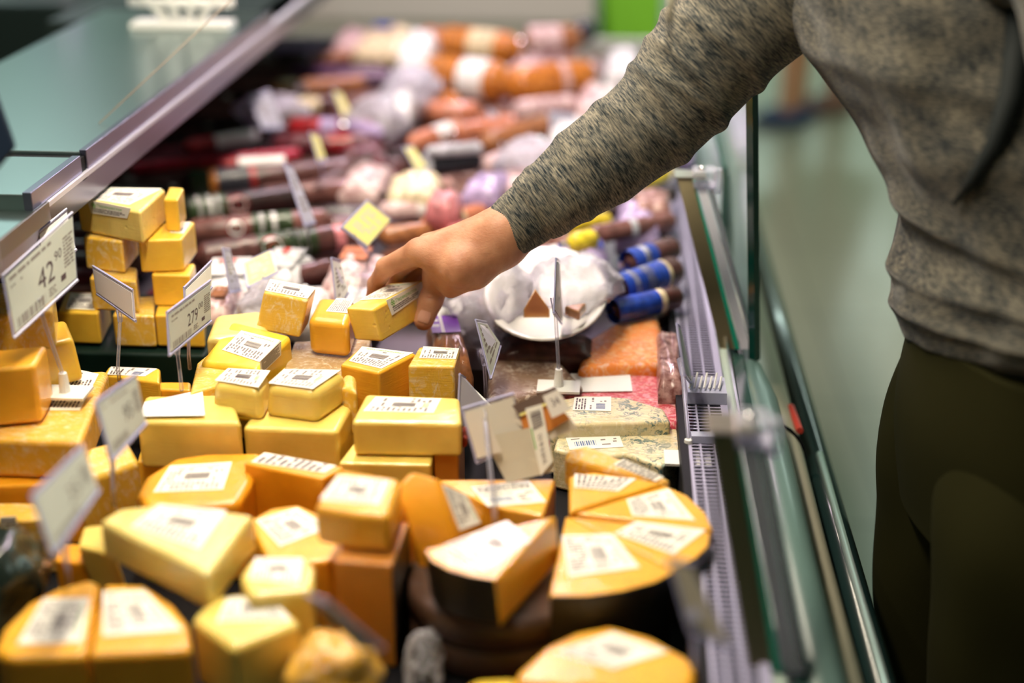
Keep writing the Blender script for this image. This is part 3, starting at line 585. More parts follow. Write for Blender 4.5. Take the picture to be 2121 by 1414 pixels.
sign('small leaning price sign with a card folded toward the right, right of the back row', [(990, 668), (1010, 672), (1036, 710), (1018, 778)], 1.44, 1.47, (1006, 830), (1006, 745), .87, mat=PAPG, texts=[L(2, .1, .1, .9, .9, 7, 2)], base=False)
sign('price card lying tilted with blue print, just left of the taped-up price sign', [(955, 782), (965, 788), (1030, 850), (950, 900)], 1.36, 1.40, None, None, None, mat=PAPW, texts=[L(8, .35, .1, .9, .7, 9, 2)], clip=False)
sign('edge-on price sign on a tall clear stem in the white socket beside the salami', [(1154, 542), (1160, 545), (1166, 665), (1150, 640)], 1.42, 1.56, (1157, 800), (1154, 640), .882, mat=PAPW, base=True)
sign('edge-on price sign in the socket next to the air grille', [(1406, 677), (1411, 682), (1436, 792), (1420, 770)], 1.33, 1.53, (1424, 948), (1417, 765), .865, mat=PAPW, base=True)
# taped-up sign with packaging bits
ts = sign('taped-up price sign with scraps of packaging and a tag reading 34', [(963, 852), (1062, 822), (1085, 905), (990, 950)], 1.27, 1.28, (1025, 1105), (1003, 845), .90, mat=pmat('paper_warm', (.66, .60, .50), .6), base=False, clip=False)
def scrap(nm, q, d, mats, fn=None, par=ts, dd=0):
    s = Sheet([PD(u, v, d + dd * (i in (1, 2))) for i, (u, v) in enumerate(q)], 0); s.base(0)
    if fn: fn(s)
    return s.make(nm, par, mats)
scrap('packaging_band', [(1060, 840), (1150, 800), (1165, 825), (1078, 862)], 1.275, [pmat('band_brown', (.14, .09, .07), .5), PAPY], lambda s: s.rect(0, .8, 1, 1, 1))
scrap('orange_scrap', [(1078, 862), (1150, 830), (1180, 868), (1090, 920)], 1.277, [pmat('scrap_orange', (.62, .22, .04), .5)])
scrap('pale_scrap', [(1060, 870), (1175, 858), (1195, 885), (1130, 915), ], 1.279, [pmat('scrap_pale', (.75, .68, .56), .5)])
scrap('barcode_strip', [(1088, 846), (1122, 836), (1145, 955), (1120, 985)], 1.27, [PAPER, INK, GREEN], lambda s: (s.bars(random.Random(3), .2, .08, .85, .36, 1, vert=False), s.text('РИМ-8-55', .35, .45, .62, .9, 1, rot=True), s.rect(.04, .3, .12, .62, 2)))
scrap('clear_pouch', [(1000, 905), (1125, 880), (1150, 975), (1050, 1000)], 1.273, [pmat('pouch_beige', (.60, .54, .42), .3, coat=.5)], lambda s: None)
scrap('card_scrap', [(962, 860), (1000, 848), (1040, 935), (988, 950)], 1.265, [pmat('paper_warm2', (.70, .64, .55), .6)])
scrap('handwritten_tag', [(1124, 820), (1155, 806), (1182, 848), (1143, 866)], 1.262, [pmat('tag_white', (.8, .76, .70), .6), INK], lambda s: s.text('34', .3, .25, .75, .6, 1))
# far signs
def far(label, q, d, col, foot=None, inner=None, dd=.03, dt=0):
    m = {'y': PAPY, 'w': PAPW, 'g': pmat('card_lilac_grey', (.42, .42, .52), .5)}[col]
    t = sign(label, q, d, d + dd, foot, ((q[2][0] + q[3][0]) / 2, (q[2][1] + q[3][1]) / 2) if foot else None, .90, mat=m, base=False, clip=False, dt=dt, texts=[L(4, .15, .15, .85, .85, 7, 4 if col == 'y' else 2, .8)])
    return t
far('square yellow price card tilted on its corner, above the wrist', [(762, 418), (808, 455), (762, 508), (712, 470)], 1.60, 'y', (772, 560), dt=.07)
far('thin price card with a yellow strip between the dark salamis', [(592, 342), (608, 350), (652, 455), (632, 462)], 1.75, 'g', (640, 500))
far('pale price card standing in front of the white-red pack', [(506, 545), (560, 520), (572, 560), (515, 590)], 1.60, 'y', (540, 640), dt=.05)
far('bluish clear price card leaning left of the pale one', [(465, 520), (478, 522), (500, 595), (478, 600)], 1.6, 'g', (495, 660))
far('narrow white price card behind the amber block, left of the hand', [(690, 540), (706, 545), (722, 600), (700, 640)], 1.55, 'w', (712, 660))
far('narrow yellow price card in the middle of the red sausages', [(645, 278), (660, 282), (674, 325), (660, 330)], 2.0, 'y', (668, 380))
far('slim yellow price card near the far red sausages', [(692, 190), (708, 195), (728, 238), (712, 240)], 2.4, 'y', (722, 270))
far('grey price card turned away above the red labelled sausage', [(520, 205), (560, 190), (585, 260), (545, 262)], 2.3, 'g', (566, 290))
far('yellow price card left of the dark metallic roll', [(840, 308), (858, 306), (884, 345), (865, 352)], 2.05, 'y', (880, 380))
far('bluish pointed price card beyond the metallic roll', [(1014, 228), (1030, 240), (1060, 290), (1015, 300)], 2.35, 'g', (1040, 320))
far('lilac price card left of the forearm', [(1140, 235), (1185, 240), (1200, 285), (1150, 290)], 2.3, 'g', (1180, 310))
# near blurred ones
t = sign('very near blurred beige price sign at the lower right, on a split stem', [(1392, 1165), (1432, 1175), (1512, 1335), (1432, 1300)], .95, .95, (1436, 1425), (1437, 1290), .86, mat=pmat('card_beige', (.50, .44, .34), .5), base=False)
t = sign('grey card lying low and blurred at the bottom, right of the front block', [(640, 1240), (680, 1255), (778, 1335), (735, 1335)], .96, .92, None, None, None, mat=PAPG, clip=False)
# crumpled film and dark bag
def blob(name, c, r, mat, label, cat, seed=0, amp=.35, group=None, flat=1, sub=4, f=1.0):
    bm = bmesh.new(); bmesh.ops.create_icosphere(bm, subdivisions=sub, radius=1)
    cz = Vector(c); V = []
    for v in bm.verts:
        p = v.co.copy(); s = Vector((seed * 3.1, seed * 1.7, 0))
        k = 1 + amp * mn.noise(p * 1.6 * f + s) + amp * .5 * abs(mn.noise(p * 3.7 * f + s)) * 1.6
        V.append(cz + Vector((p.x * r[0], p.y * r[1], p.z * r[2])) * k)
    Fc = [tuple(v.index for v in f.verts) for f in bm.faces]; bm.free()
    zb = cz.z - r[2] * flat
    V = [Vector((v.x, v.y, max(v.z, zb))) for v in V]
    o = mesh_obj(name, V, Fc, mat, smooth=True); return tag(o, label, cat, group)
blob('dark_bag', PZ(-5, 1230, .87), (.035, .05, .05), pmat('bag_black', (.012, .02, .016), .25, coat=.6), 'black shiny wrapped package at the lower left frame edge', 'package', 3)
blob('clear_bag', PZ(878, 1375, .84), (.014, .025, .022), FILM, 'small crumpled clear bag standing in the dark gap at the bottom', 'bag', 5)
blob('wrapped_cheese', PZ(690, 1400, .86), (.035, .03, .035), AMBERC, 'crumpled wrapped orange piece at the bottom edge, right of the front block', 'cheese', 6, .2)

# ------------------------------------------------------------------ sausages and packs
SC = {}
def smat(k):
    D = {'brown': ((.085, .028, .024), None), 'dark': ((.022, .008, .008), None), 'pinkbrown': ((.19, .075, .065), None), 'red': ((.34, .01, .015), None), 'crimson': ((.42, .004, .03), None),
         'maroon': ((.11, .015, .025), None), 'purple': ((.12, .05, .12), None), 'tan': ((.34, .13, .045), None), 'orange': ((.46, .13, .012), (.72, .26, .03)), 'pink': ((.60, .20, .22), None),
         'salmon': ((.55, .19, .10), None), 'mottled': ((.22, .06, .05), (.58, .36, .32)), 'black': ((.02, .02, .03), None), 'silver': ((.55, .55, .62), None), 'blue': ((.015, .06, .45), None),
         'white': ((.78, .76, .78), None), 'cream': ((.75, .62, .40), None), 'yellow': ((.85, .62, .03), None), 'palepink': ((.62, .36, .36), (.85, .68, .68)), 'green': ((.025, .05, .015), None), 'lilac': ((.42, .32, .56), None)}
    return sausage_mat('casing_' + k, D[k][0], mottled=D[k][1])
def sausage(u0, v0, u1, v1, rpx, col, label, bands=(), z=.905, group=None, tip=.5, emblem=None, cutend=None, cat='sausage', name='sausage'):
    a = PZ(u0, v0, z); b = PZ(u1, v1, z); d = (a - C0).dot(Fw); r = rpx * d / F; b.z = a.z
    L_ = (b - a).length; ax = (b - a) / L_; n = 15; P_ = []; Rr = []
    for i in range(n):
        t = i / (n - 1); t = t if 0 < i < n - 1 else t
        e = min(t, 1 - t) * L_ / r   # distance from end in radii
        k = 1 if e > tip * 2 else math.sqrt(max(0, 1 - (1 - e / (tip * 2)) ** 2)) * .92 + .08
        P_.append(a.lerp(b, t)); Rr.append(r * k)
    # denser ends
    ts = [0, .12, .3, .55, .85, 1.2]; P_ = []; Rr = []
    for s_ in ts: k = s_ / 1.2; P_.append(a + ax * min(s_ * r * tip * 1.6, L_ / 2.1)); Rr.append(r * (.12 + .88 * math.sin(k * math.pi / 2)))
    P2 = [b - ax * (p - a).dot(ax) for p in reversed(P_)]
    v, f = tube_geo(P_ + P2, Rr + list(reversed(Rr)), 20)
    o = mesh_obj(name, v, f, smat(col), smooth=True); tag(o, label, cat, group)
    for (t0, t1, m) in bands:
        v, f = tube_geo([a.lerp(b, t0), a.lerp(b, t1)], r * 1.02, 20, cap=False); mesh_obj('label_band', v, f, smat(m) if isinstance(m, str) else m, o, smooth=True)
    nrm = (C0 - a.lerp(b, .5)); nrm = (nrm - ax * nrm.dot(ax)).normalized(); side = ax.cross(nrm)
    if emblem:
        for (t, rr, m1, ch) in emblem:
            c = a.lerp(b, t); V = []; N = 18; fs = []
            for j, q in enumerate((rr, rr * .8)):
                k0 = len(V)
                for i in range(N):
                    th = 2 * math.pi * i / N; x = q * r * math.cos(th); y = q * r * math.sin(th); an = y / r
                    V.append(c + ax * x + (nrm * math.cos(an) + side * math.sin(an)) * r * (1.03 + .01 * j))
                fs.append(tuple(range(k0, k0 + N)))
            mesh_obj('round_emblem', V, fs, None, o, mats=[smat('red'), m1], fm=[0, 1], smooth=False)
            if ch:
                vs, fc, asp = text_geo(ch); h = rr * r * .9; V = []
                for x, y in vs:
                    X = (x - .5) * h * asp; Y = (y - .5) * h; an = Y / r; sgn = 1 if side.dot(Up) > 0 else -1
                    V.append(c + ax * X * (1 if ax.dot(R_) > 0 else -1) + (nrm * math.cos(an) + side * math.sin(an) * sgn) * r * 1.055)
                mesh_obj('emblem_letter', V, fc, smat('red'), o)
    for e, dr in ((a, -ax), (b, ax)):
        if cutend and e is b: continue
    if cutend:
        v, f = tube_geo([b - ax * r * .9, b - ax * r * .2], [r * 1.005, r * 1.005], 20); mesh_obj('cut_face', v, f, smat(cutend), o)
    if r > .012:
        v, f = tube_geo([a + ax * .002, a - ax * .004, a - ax * .012], [.003, .0025, .005], 8); mesh_obj('tied_end', v, f, CHROME, o)
    return o
W = WHITE = pmat('label_white', (.8, .78, .78), .4, coat=.5)
GRP = 'sausages lying across the counter'
S = sausage
S(268, 350, 625, 318, 13, 'crimson', 'long thin crimson sausage pointing at the steel counter', [(.28, .34, 'red')], .90, GRP)
S(380, 306, 536, 280, 15, 'red', 'short red sausage with a white label above the crimson one', [(.40, .95, W)], .90, GRP)
S(370, 385, 745, 352, 30, 'brown', 'thick dark brown salami with an orange-topped black and green label', [(.06, .16, 'green'), (.16, .20, 'orange'), (.20, .38, 'black'), (.38, .41, 'red')], .90, GRP)
S(395, 345, 600, 335, 14, 'red', 'red sausage with a pale pink label under the crimson one', [(.48, .95, W)], .915, GRP)
S(372, 440, 640, 405, 29, 'dark', 'dark salami with white lettering band and a round pink emblem', [(.05, .34, 'green'), (.12, .15, W), (.2, .23, W), (.26, .29, W)], .90, GRP, emblem=[(.42, .8, smat('palepink'), 'С')])
S(530, 412, 800, 385, 26, 'pinkbrown', 'pinkish brown salami lying right of the emblem salami', z=.90, group=GRP)
S(380, 482, 690, 455, 27, 'pinkbrown', 'pinkish salami with a pale emblem and dark green band', [(.45, .72, 'green'), (.5, .53, W), (.58, .61, W)], .905, GRP, emblem=[(.34, .75, W, None)])
S(395, 535, 715, 492, 32, 'brown', 'big salami in front with a white round emblem and a pink cut end', [(.42, .80, 'green'), (.62, .64, W), (.67, .69, W), (.72, .74, W)], .91, GRP, emblem=[(.50, .85, W, 'С')], cutend='pink')
S(540, 590, 700, 555, 26, 'brown', 'short salami behind the white-red pack', [(.05, .15, 'pink')], .90, GRP)
S(700, 330, 800, 318, 24, 'maroon', 'maroon shiny sausage at the end of the crimson one', z=.90, group=GRP)
S(590, 265, 780, 268, 22, 'red', 'red wrapped sausage beyond the yellow card', [(.4, .6, 'lilac')], .905, GRP)
S(560, 300, 800, 295, 22, 'maroon', 'maroon sausage under the red wrapped one', [(.5, .7, 'red')], .905, GRP)
S(640, 400, 770, 330, 20, 'brown', 'brown sausage standing at a slant behind the grey card', z=.90, group=GRP)
S(440, 260, 640, 240, 17, 'dark', 'dark sausage just beyond the white-labelled red one', [(.3, .6, 'purple')], .90, GRP)
S(500, 225, 700, 215, 17, 'brown', 'brown sausage with a yellow-blue label, further back', [(.35, .5, 'blue'), (.5, .8, 'cream')], .90, GRP)
S(480, 200, 640, 190, 15, 'dark', 'dark thin sausage beside the steel edge', [(.5, .8, 'tan')], .90, GRP)
S(560, 185, 760, 172, 17, 'tan', 'tan glossy sausage with bright glints', [(.1, .3, 'cream')], .90, GRP)
S(600, 150, 800, 150, 14, 'purple', 'purplish sausage in the sixth row', z=.90, group=GRP)
S(570, 125, 700, 115, 15, 'dark', 'dark sausage close to the end of the service top', [(.5, .9, 'lilac')], .90, GRP)
S(560, 100, 690, 96, 12, 'lilac', 'slim lilac wrapped sausage at the far left end', z=.90, group=GRP)
S(640, 125, 790, 110, 14, 'tan', 'tan sausage with a pale end, beyond the purplish one', [(.6, .9, 'cream')], .905, GRP)
S(700, 215, 830, 212, 20, 'pinkbrown', 'brown sausage with a bright glint, middle of the far rows', z=.90, group=GRP)
S(690, 165, 850, 158, 14, 'purple', 'slim purplish sausage behind the glinting one', z=.905, group=GRP)
S(720, 262, 790, 280, 18, 'lilac', 'lilac pink wrapped sausage end', z=.92, group=GRP)
S(760, 300, 790, 345, 18, 'maroon', 'maroon stub at the end of the lilac one', z=.90, group=GRP)
# centre
S(875, 345, 1000, 330, 24, 'black', 'metallic black roll with a silver stripe', [(.1, .9, 'black'), (.0, .1, 'silver')], .915, GRP)
S(880, 315, 1000, 305, 13, 'silver', 'silver roll resting on the black one', z=.94, group=GRP)
S(800, 400, 950, 390, 26, 'mottled', 'nut-coloured mottled salami under the roll', z=.905, group=GRP)
S(780, 440, 1010, 420, 22, 'palepink', 'pale pink sausage with white label above the wrist', [(.35, .75, W)], .905, GRP)
S(870, 470, 1010, 440, 24, 'salmon', 'salmon sausage with a cream label touching the cuff', [(.1, .6, 'cream')], .905, GRP)
S(780, 490, 900, 480, 22, 'tan', 'rusty orange sausage above the back of the hand', z=.905, group=GRP)
S(1000, 350, 1130, 300, 24, 'palepink', 'pale pink sausage going under the sleeve', z=.905, group=GRP)
S(850, 300, 960, 262, 22, 'salmon', 'salmon coloured sausage beyond the metallic roll', [(.4, .7, W)], .905, GRP)
S(1000, 300, 1150, 255, 26, 'tan', 'tan shiny sausage beside the bluish pointed card', z=.905, group=GRP)
S(940, 275, 1060, 260, 20, 'salmon', 'soft salmon sausage in glossy film', z=.92, group=GRP)
S(860, 230, 1000, 232, 22, 'salmon', 'peach sausage right behind the smoked pieces', z=.905, group=GRP)
S(1060, 230, 1200, 215, 22, 'palepink', 'pale pink roll behind the lilac card', z=.905, group=GRP)
# smoked orange meats at the far end
G2 = 'smoked orange pieces at the far end'
S(875, 150, 1060, 175, 42, 'orange', 'large smoked orange piece with a white label', [(.50, .78, W)], .93, G2, cat='smoked meat', name='smoked_meat')
S(1040, 180, 1240, 160, 42, 'orange', 'large smoked brown-orange piece with two glints', [(.55, .62, 'palepink')], .925, G2, cat='smoked meat', name='smoked_meat')
S(905, 85, 1080, 105, 34, 'orange', 'smoked piece with a yellowish label in the second far row', [(.45, .75, 'cream')], .95, G2, cat='smoked meat', name='smoked_meat')
S(1080, 85, 1210, 80, 30, 'tan', 'smoked piece under pinkish film at the very far right', [(.1, .6, 'palepink')], .95, G2, cat='smoked meat', name='smoked_meat')
S(870, 75, 930, 85, 22, 'salmon', 'small pink piece left of the smoked pieces', z=.94, group=G2, cat='smoked meat', name='smoked_meat')
S(1195, 70, 1222, 60, 26, 'black', 'dark wrapped end behind the smoked pieces', z=.94, group=G2, cat='smoked meat', name='smoked_meat')
S(900, 205, 955, 215, 20, 'orange', 'small orange chunk before the smoked pieces', z=.91, group=G2, cat='smoked meat', name='smoked_meat')
# right side under the sleeve
S(1160, 470, 1268, 452, 15, 'yellow', 'yellow-tipped sausage nearest the sleeve', z=.92, group=GRP)
S(1175, 505, 1240, 492, 22, 'yellow', 'bright yellow bulb-ended sausage below the other yellow one', z=.93, group=GRP)
S(1215, 490, 1400, 455, 20, 'pinkbrown', 'long brown sausage running to the air grille', [(.45, .52, 'silver')], .915, GRP)
S(1255, 440, 1400, 400, 18, 'dark', 'dark sausage under the sleeve near the grille', z=.91, group=GRP)
S(1330, 380, 1395, 352, 15, 'yellow', 'yellow sausage end glimpsed below the sleeve', z=.91, group=GRP)
S(1300, 545, 1405, 510, 27, 'brown', 'brown sausage with a blue sleeve, rear one of three', [(0, .45, 'blue'), (.2, .3, 'silver')], .915, GRP)
S(1280, 600, 1410, 555, 32, 'brown', 'brown sausage with a blue white-striped sleeve, middle one of three', [(0, .65, 'blue'), (.12, .2, W), (.32, .44, W), (.65, .70, 'cream')], .91, GRP)
S(1270, 645, 1415, 612, 26, 'brown', 'brown sausage with a blue sleeve, front one of three', [(0, .6, 'blue'), (.6, .68, 'cream')], .90, GRP)
S(1060, 560, 1250, 510, 30, 'lilac', 'wide blue and white wrapped sausage behind the white plate', [(.15, .4, 'blue'), (.4, .6, W), (.75, .9, 'blue')], .905, GRP)
S(1290, 700, 1400, 640, 22, 'mottled', 'mottled piece beside the orange wrapped one', z=.87, group=GRP)
# packs
def pack(u, v, wpx, hpx, z, col, label, ang=0, th=.02, lab=None, group='film-wrapped packs', bag=False, cat='package', pr=None):
    c = PZ(u, v, z); d = (c - C0).dot(Fw); w_ = wpx * d / F; el = max(.25, math.sin(TH - math.atan((707 - v) / F))); h_ = hpx * d / F / el
    a = math.radians(ang); ux = Vector((math.cos(a), math.sin(a), 0)); uy = Vector((-math.sin(a), math.cos(a), 0)); n = 12; V = []; rnd = random.Random(int(u * 7 + v)); sd = Vector((u, v, 0)) * .13
    for j in range(n + 1):
        for i in range(n + 1):
            x = i / n * 2 - 1; y = j / n * 2 - 1; k = max(0, (1 - x ** 4) * (1 - y ** 4)) ** .5
            zz = th * k * (1 + .35 * mn.noise(Vector((x * 2, y * 2, 0)) + sd)) + .003 * mn.noise(Vector((x * 6, y * 6, 1)) + sd)
            V.append(c + ux * x * w_ / 2 + uy * y * h_ / 2 + Vector((0, 0, zz)))
    m0 = len(V); V += [p - Vector((0, 0, p.z - c.z + .022)) for p in V[:m0]]
    Fc = []; q = n + 1
    for j in range(n):
        for i in range(n):
            s_ = j * q + i; Fc.append((s_, s_ + 1, s_ + q + 1, s_ + q)); Fc.append((m0 + s_ + q, m0 + s_ + q + 1, m0 + s_ + 1, m0 + s_))
    bd = [i for i in range(q)] + [j * q + n for j in range(1, q)] + [n * q + i for i in range(n - 1, -1, -1)] + [j * q for j in range(n - 1, 0, -1)]
    for i in range(len(bd)): a_, b_ = bd[i], bd[(i + 1) % len(bd)]; Fc.append((b_, a_, m0 + a_, m0 + b_))
    o = mesh_obj('film_pack', V, Fc, col if not isinstance(col, str) else smat(col), smooth=True); tag(o, label, cat, group)
    if lab:
        m, s0, s1, t0, t1 = lab; q4 = []
        for (x, y) in ((s0, t1), (s1, t1), (s1, t0), (s0, t0)): q4.append(c + ux * x * w_ / 2 + uy * y * h_ / 2 + Vector((0, 0, th * 1.08)))
        sh = Sheet(q4, .001); sh.base(0)
        if pr: pr(sh)
        sh.make('pack_label', o, [m if not isinstance(m, str) else smat(m), W, REDP])
    return o
pack(470, 590, 110, 60, .90, 'white', 'white pack with two small red squares left of the salami', 8, .02, (W, -.6, .9, -.5, .7), pr=lambda s: (s.rect(.18, .1, .3, .35, 2), s.rect(.5, .05, .62, .3, 2)))
pack(590, 570, 90, 55, .90, 'white', 'white pack with a red corner behind the tilted cheese block', -5, .02, ('white', -.8, .7, -.6, .8), pr=lambda s: s.rect(.3, 0, .5, .4, 2))
pack(460, 640, 70, 55, .90, 'palepink', 'small pack of browned slices right of the 279 sign', 0, .02, ('tan', -.5, .5, -.4, .4))
pack(540, 660, 120, 80, .895, 'white', 'plain white pack behind the cream cheese', 5, .02)
pack(740, 585, 130, 70, .90, 'palepink', 'pinkish pack with a green-tinted label left of the fingers', 0, .025, ('salmon', -.6, .3, .1, .9))
pack(740, 640, 90, 50, .895, 'white', 'white pack with a small green mark behind the held cheese', 0, .02)
pack(640, 640, 80, 60, .895, 'white', 'white crumpled pack between the cheeses and the salami', 0, .02)
pack(930, 735, 75, 95, .90, 'tan', 'roll with a purple and white label right of the held cheese', 12, .02, (pmat('label_purple', (.22, .05, .50), .4), -.85, .75, .15, .95), pr=lambda s: (s.rect(.33, .0, .45, 1, 1), s.lines(random.Random(2), .05, .2, .3, .8, 2, 1)))
pack(945, 640, 100, 60, .90, 'white', 'white pack with pink print below the wrist', 10, .02, ('palepink', -.5, .6, -.4, .5))
pack(1060, 640, 60, 50, .90, 'white', 'milky pack touching the white plate', 0, .02)
pack(860, 395, 110, 40, .92, 'cream', 'pack of pale nuts in the middle of the sausages', 5, .02)
pack(1010, 395, 80, 40, .92, 'lilac', 'lilac film pack below the forearm', -10, .02)
pack(1080, 380, 80, 40, .915, 'palepink', 'pinkish film pack under the forearm', 10, .02)
pack(760, 380, 90, 50, .90, 'palepink', 'translucent pink pack beside the thin grey card', 0, .02)
pack(960, 500, 90, 50, .90, 'pink', 'pink pack showing under the cuff edge', 0, .02)
pack(830, 230, 60, 40, .92, 'white', 'hazy white film pack between the far sausages', 0, .03)
pack(870, 130, 70, 60, .93, 'white', 'white film bundle left of the smoked pieces', 0, .05)
pack(800, 95, 110, 50, .92, 'cream', 'cream pack under a blue label at the far end', 0, .03, (smat('blue'), -.6, .1, .3, .8))
pack(740, 95, 90, 40, .91, 'palepink', 'pale pack in the far left rows', 0, .03)
pack(1180, 290, 90, 50, .91, 'white', 'white film pack left of the upper sleeve', 0, .03)
pack(1240, 220, 90, 50, .91, 'palepink', 'peach film pack behind the upper sleeve', 0, .03)
pack(1290, 140, 70, 50, .91, 'white', 'shiny clear pack right of the smoked pieces', 0, .03)
pack(1120, 420, 70, 40, .92, 'tan', 'tan pack glimpsed below the sleeve', 0, .02)
pack(1320, 470, 90, 50, .90, 'lilac', 'lilac glossy pack with glints near the grille', 0, .03)
pack(1350, 430, 80, 40, .92, 'mottled', 'mottled glossy pack under the sleeve, by the grille', 0, .02)
pack(1200, 560, 120, 60, .89, 'lilac', 'lilac film pack under the white and blue wrapped sausage', 0, .03)
pack(1385, 760, 50, 120, .88, 'mottled', 'dark mottled pack standing along the grille by the edge-on sign', 0, .02)
pack(1370, 330, 50, 60, .91, 'silver', 'silvery pack at the rear by the glass', 0, .03)
pack(1400, 290, 60, 60, .91, 'lilac', 'pale lilac pack beyond the near glass', 0, .03)
pack(920, 430, 70, 30, .93, 'pink', 'pink slice pack left of the cuff', 0, .02)
rr_ = random.Random(5)
# paper plate with wedge in clear film
c = PZ(1130, 645, .91)
pl = tag(empty('paper_plate', c), 'large white round plate with a rim, holding a brown wedge under film', 'plate'); V = []; N = 40
prof = [(0, 0), (.06, 0), (.068, .008), (.080, .014), (.082, .012), (.069, .004), (.06, -.003), (0, -.003)]
V = [c + Vector((r * math.cos(2 * math.pi * i / N) * .86, r * math.sin(2 * math.pi * i / N) * 1.25, h + r * math.sin(2 * math.pi * i / N) * .22 + .012)) for r, h in prof for i in range(N)]
mesh_obj('plate_disc', V, [(k * N + i, k * N + (i + 1) % N, (k + 1) * N + (i + 1) % N, (k + 1) * N + i) for k in range(7) for i in range(N)], pmat('plate_white', (.85, .83, .80), .35, coat=.4), pl, smooth=True)
cheese('W1', [(1082, 640), (1108, 592, .965), (1142, 640), ], .94, .012, cheese_mat('wedge_brown', (.50, .24, .10), .3), 'small brown wedge standing on the white plate', name='cheese_wedge')
cheese('W2', [(1168, 632), (1215, 625), (1200, 645)], .94, .012, cheese_mat('wedge_brown', (.50, .24, .10), .3), 'thin brown sliver behind the tall sign stem on the white plate', name='cheese_wedge')
blob('film_bag', PZ(1010, 610, .925), (.05, .07, .045), BAG, 'milky crumpled film bag below the wrist', 'bag', 1, .3)
blob('film_bag', PZ(1190, 590, .93), (.05, .06, .03), BAG, 'crumpled clear film over the right part of the white plate', 'bag', 2, .3)
blob('film_bag', PZ(1000, 660, .90), (.03, .04, .03), BAG, 'small milky film bag under the larger one below the wrist', 'bag', 4, .3)
blob('film_bag', PZ(560, 640, .92), (.03, .035, .03), BAG, 'milky film bag behind the tilted cheese block', 'bag', 7, .3)
blob('film_bag', PZ(560, 230, .92), (.06, .05, .03), BAG, 'greyish crumpled film between the far left sausages', 'bag', 8, .3)
blob('film_bag', PZ(780, 250, .92), (.05, .07, .035), BAG, 'crumpled film over the middle far sausages', 'bag', 9, .3)
blob('film_bag', PZ(850, 190, .93), (.05, .09, .04), BAG, 'tall crumpled film left of the smoked orange pieces', 'bag', 10, .3)
blob('film_bag', PZ(1110, 340, .93), (.06, .07, .035), BAG, 'crumpled film next to the forearm', 'bag', 11, .3)
blob('herb_lump', PZ(955, 905, .90), (.006, .01, .008), pmat('pepper_red', (.30, .03, .01), .6), 'dark red dried pepper end beside the buttery block', 'pepper', 12, .5)
# filler rows: sausages further below, seen between the others
FG = 'plain sausages filling the lower layer'
k = 0
for i, y in enumerate([1.60 + .062 * j for j in range(25)]):
    for (xa, xb) in ((-.83, -.60), (-.57, -.32), (-.30, -.02)):
        cc = ('maroon', 'brown', 'pinkbrown', 'dark') if xa < -.4 else ('palepink', 'salmon', 'mottled', 'pinkbrown')
        col = rr_.choice(cc); y0 = y + rr_.uniform(-.01, .01); y1 = y + rr_.uniform(-.01, .01)
        v, f = tube_geo([(xa, y0, .8715), (xa + .015, y0, .8715), (xb - .015, y1, .8715), (xb, y1, .8715)], [.006, .0165, .0165, .006], 14)
        o = mesh_obj('sausage', v, f, smat(col), smooth=True)
        tag(o, {'maroon': 'maroon', 'brown': 'brown', 'pinkbrown': 'pinkish brown', 'dark': 'very dark', 'palepink': 'pale pink', 'salmon': 'salmon', 'mottled': 'mottled'}[col] + ' sausage lying in the lower layer, mostly covered, ' + ('under the steel top' if xa < -.7 else 'on the service side' if xa < -.4 else 'on the customer side'), 'sausage', FG)

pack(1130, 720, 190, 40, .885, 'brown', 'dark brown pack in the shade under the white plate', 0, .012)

# ------------------------------------------------------------------ person reaching in
def surface_nets(f, org, h):
    """numpy surface nets; f<0 inside"""
    s = f < 0; nx, ny, nz = f.shape
    cs = np.zeros((nx - 1, ny - 1, nz - 1), int)
    for i in (0, 1):
        for j in (0, 1):
            for k in (0, 1): cs += s[i:nx - 1 + i, j:ny - 1 + j, k:nz - 1 + k]
    act = (cs > 0) & (cs < 8); I = np.argwhere(act); idx = -np.ones(act.shape, int); idx[act] = np.arange(len(I))
    acc = np.zeros((len(I), 3)); cnt = np.zeros(len(I))
    cor = [(i, j, k) for i in (0, 1) for j in (0, 1) for k in (0, 1)]
    for a in cor:
        for d in range(3):
            if a[d]: continue
            b = list(a); b[d] = 1
            fa = f[I[:, 0] + a[0], I[:, 1] + a[1], I[:, 2] + a[2]]; fb = f[I[:, 0] + b[0], I[:, 1] + b[1], I[:, 2] + b[2]]
            m = (fa < 0) != (fb < 0); t = np.where(m, fa / np.where(m, fa - fb, 1), 0)
            p = np.tile(np.array(a, float), (len(I), 1)); p[:, d] += t
            acc += p * m[:, None]; cnt += m
    V = (I + acc / cnt[:, None]) * h + org
    Fq = []
    for d in range(3):
        e = [1, 2, 0][d]; g = [2, 0, 1][d]
        sl = [slice(1, -1)] * 3; sl[d] = slice(0, -1); s2 = list(sl); s2[d] = slice(1, None)
        a_ = s[tuple(sl)]; b_ = s[tuple(s2)]; E_ = np.argwhere(a_ != b_); flip = a_[a_ != b_]
        P = E_.copy()
        for q in (e, g): P[:, q] += 1
        def ix(de, dg):
            Q = P.copy(); Q[:, e] -= de; Q[:, g] -= dg; return idx[Q[:, 0], Q[:, 1], Q[:, 2]]
        q = np.stack([ix(1, 1), ix(0, 1), ix(0, 0), ix(1, 0)], 1)
        q = np.where(flip[:, None], q, q[:, ::-1]); q = q[(q >= 0).all(1)]; Fq.append(q)
    return V, np.concatenate(Fq)
def cone_sdf(X, a, b, ra, rb):
    a = np.array(a); b = np.array(b); ab = b - a; L2 = ab @ ab
    t = np.clip(((X - a) @ ab) / L2, 0, 1); return np.linalg.norm(X - a - t[..., None] * ab, axis=-1) - (ra + (rb - ra) * t)
def smin(a, b, k):
    h = np.clip(.5 + .5 * (b - a) / k, 0, 1); return b * (1 - h) + a * h - k * h * (1 - h)
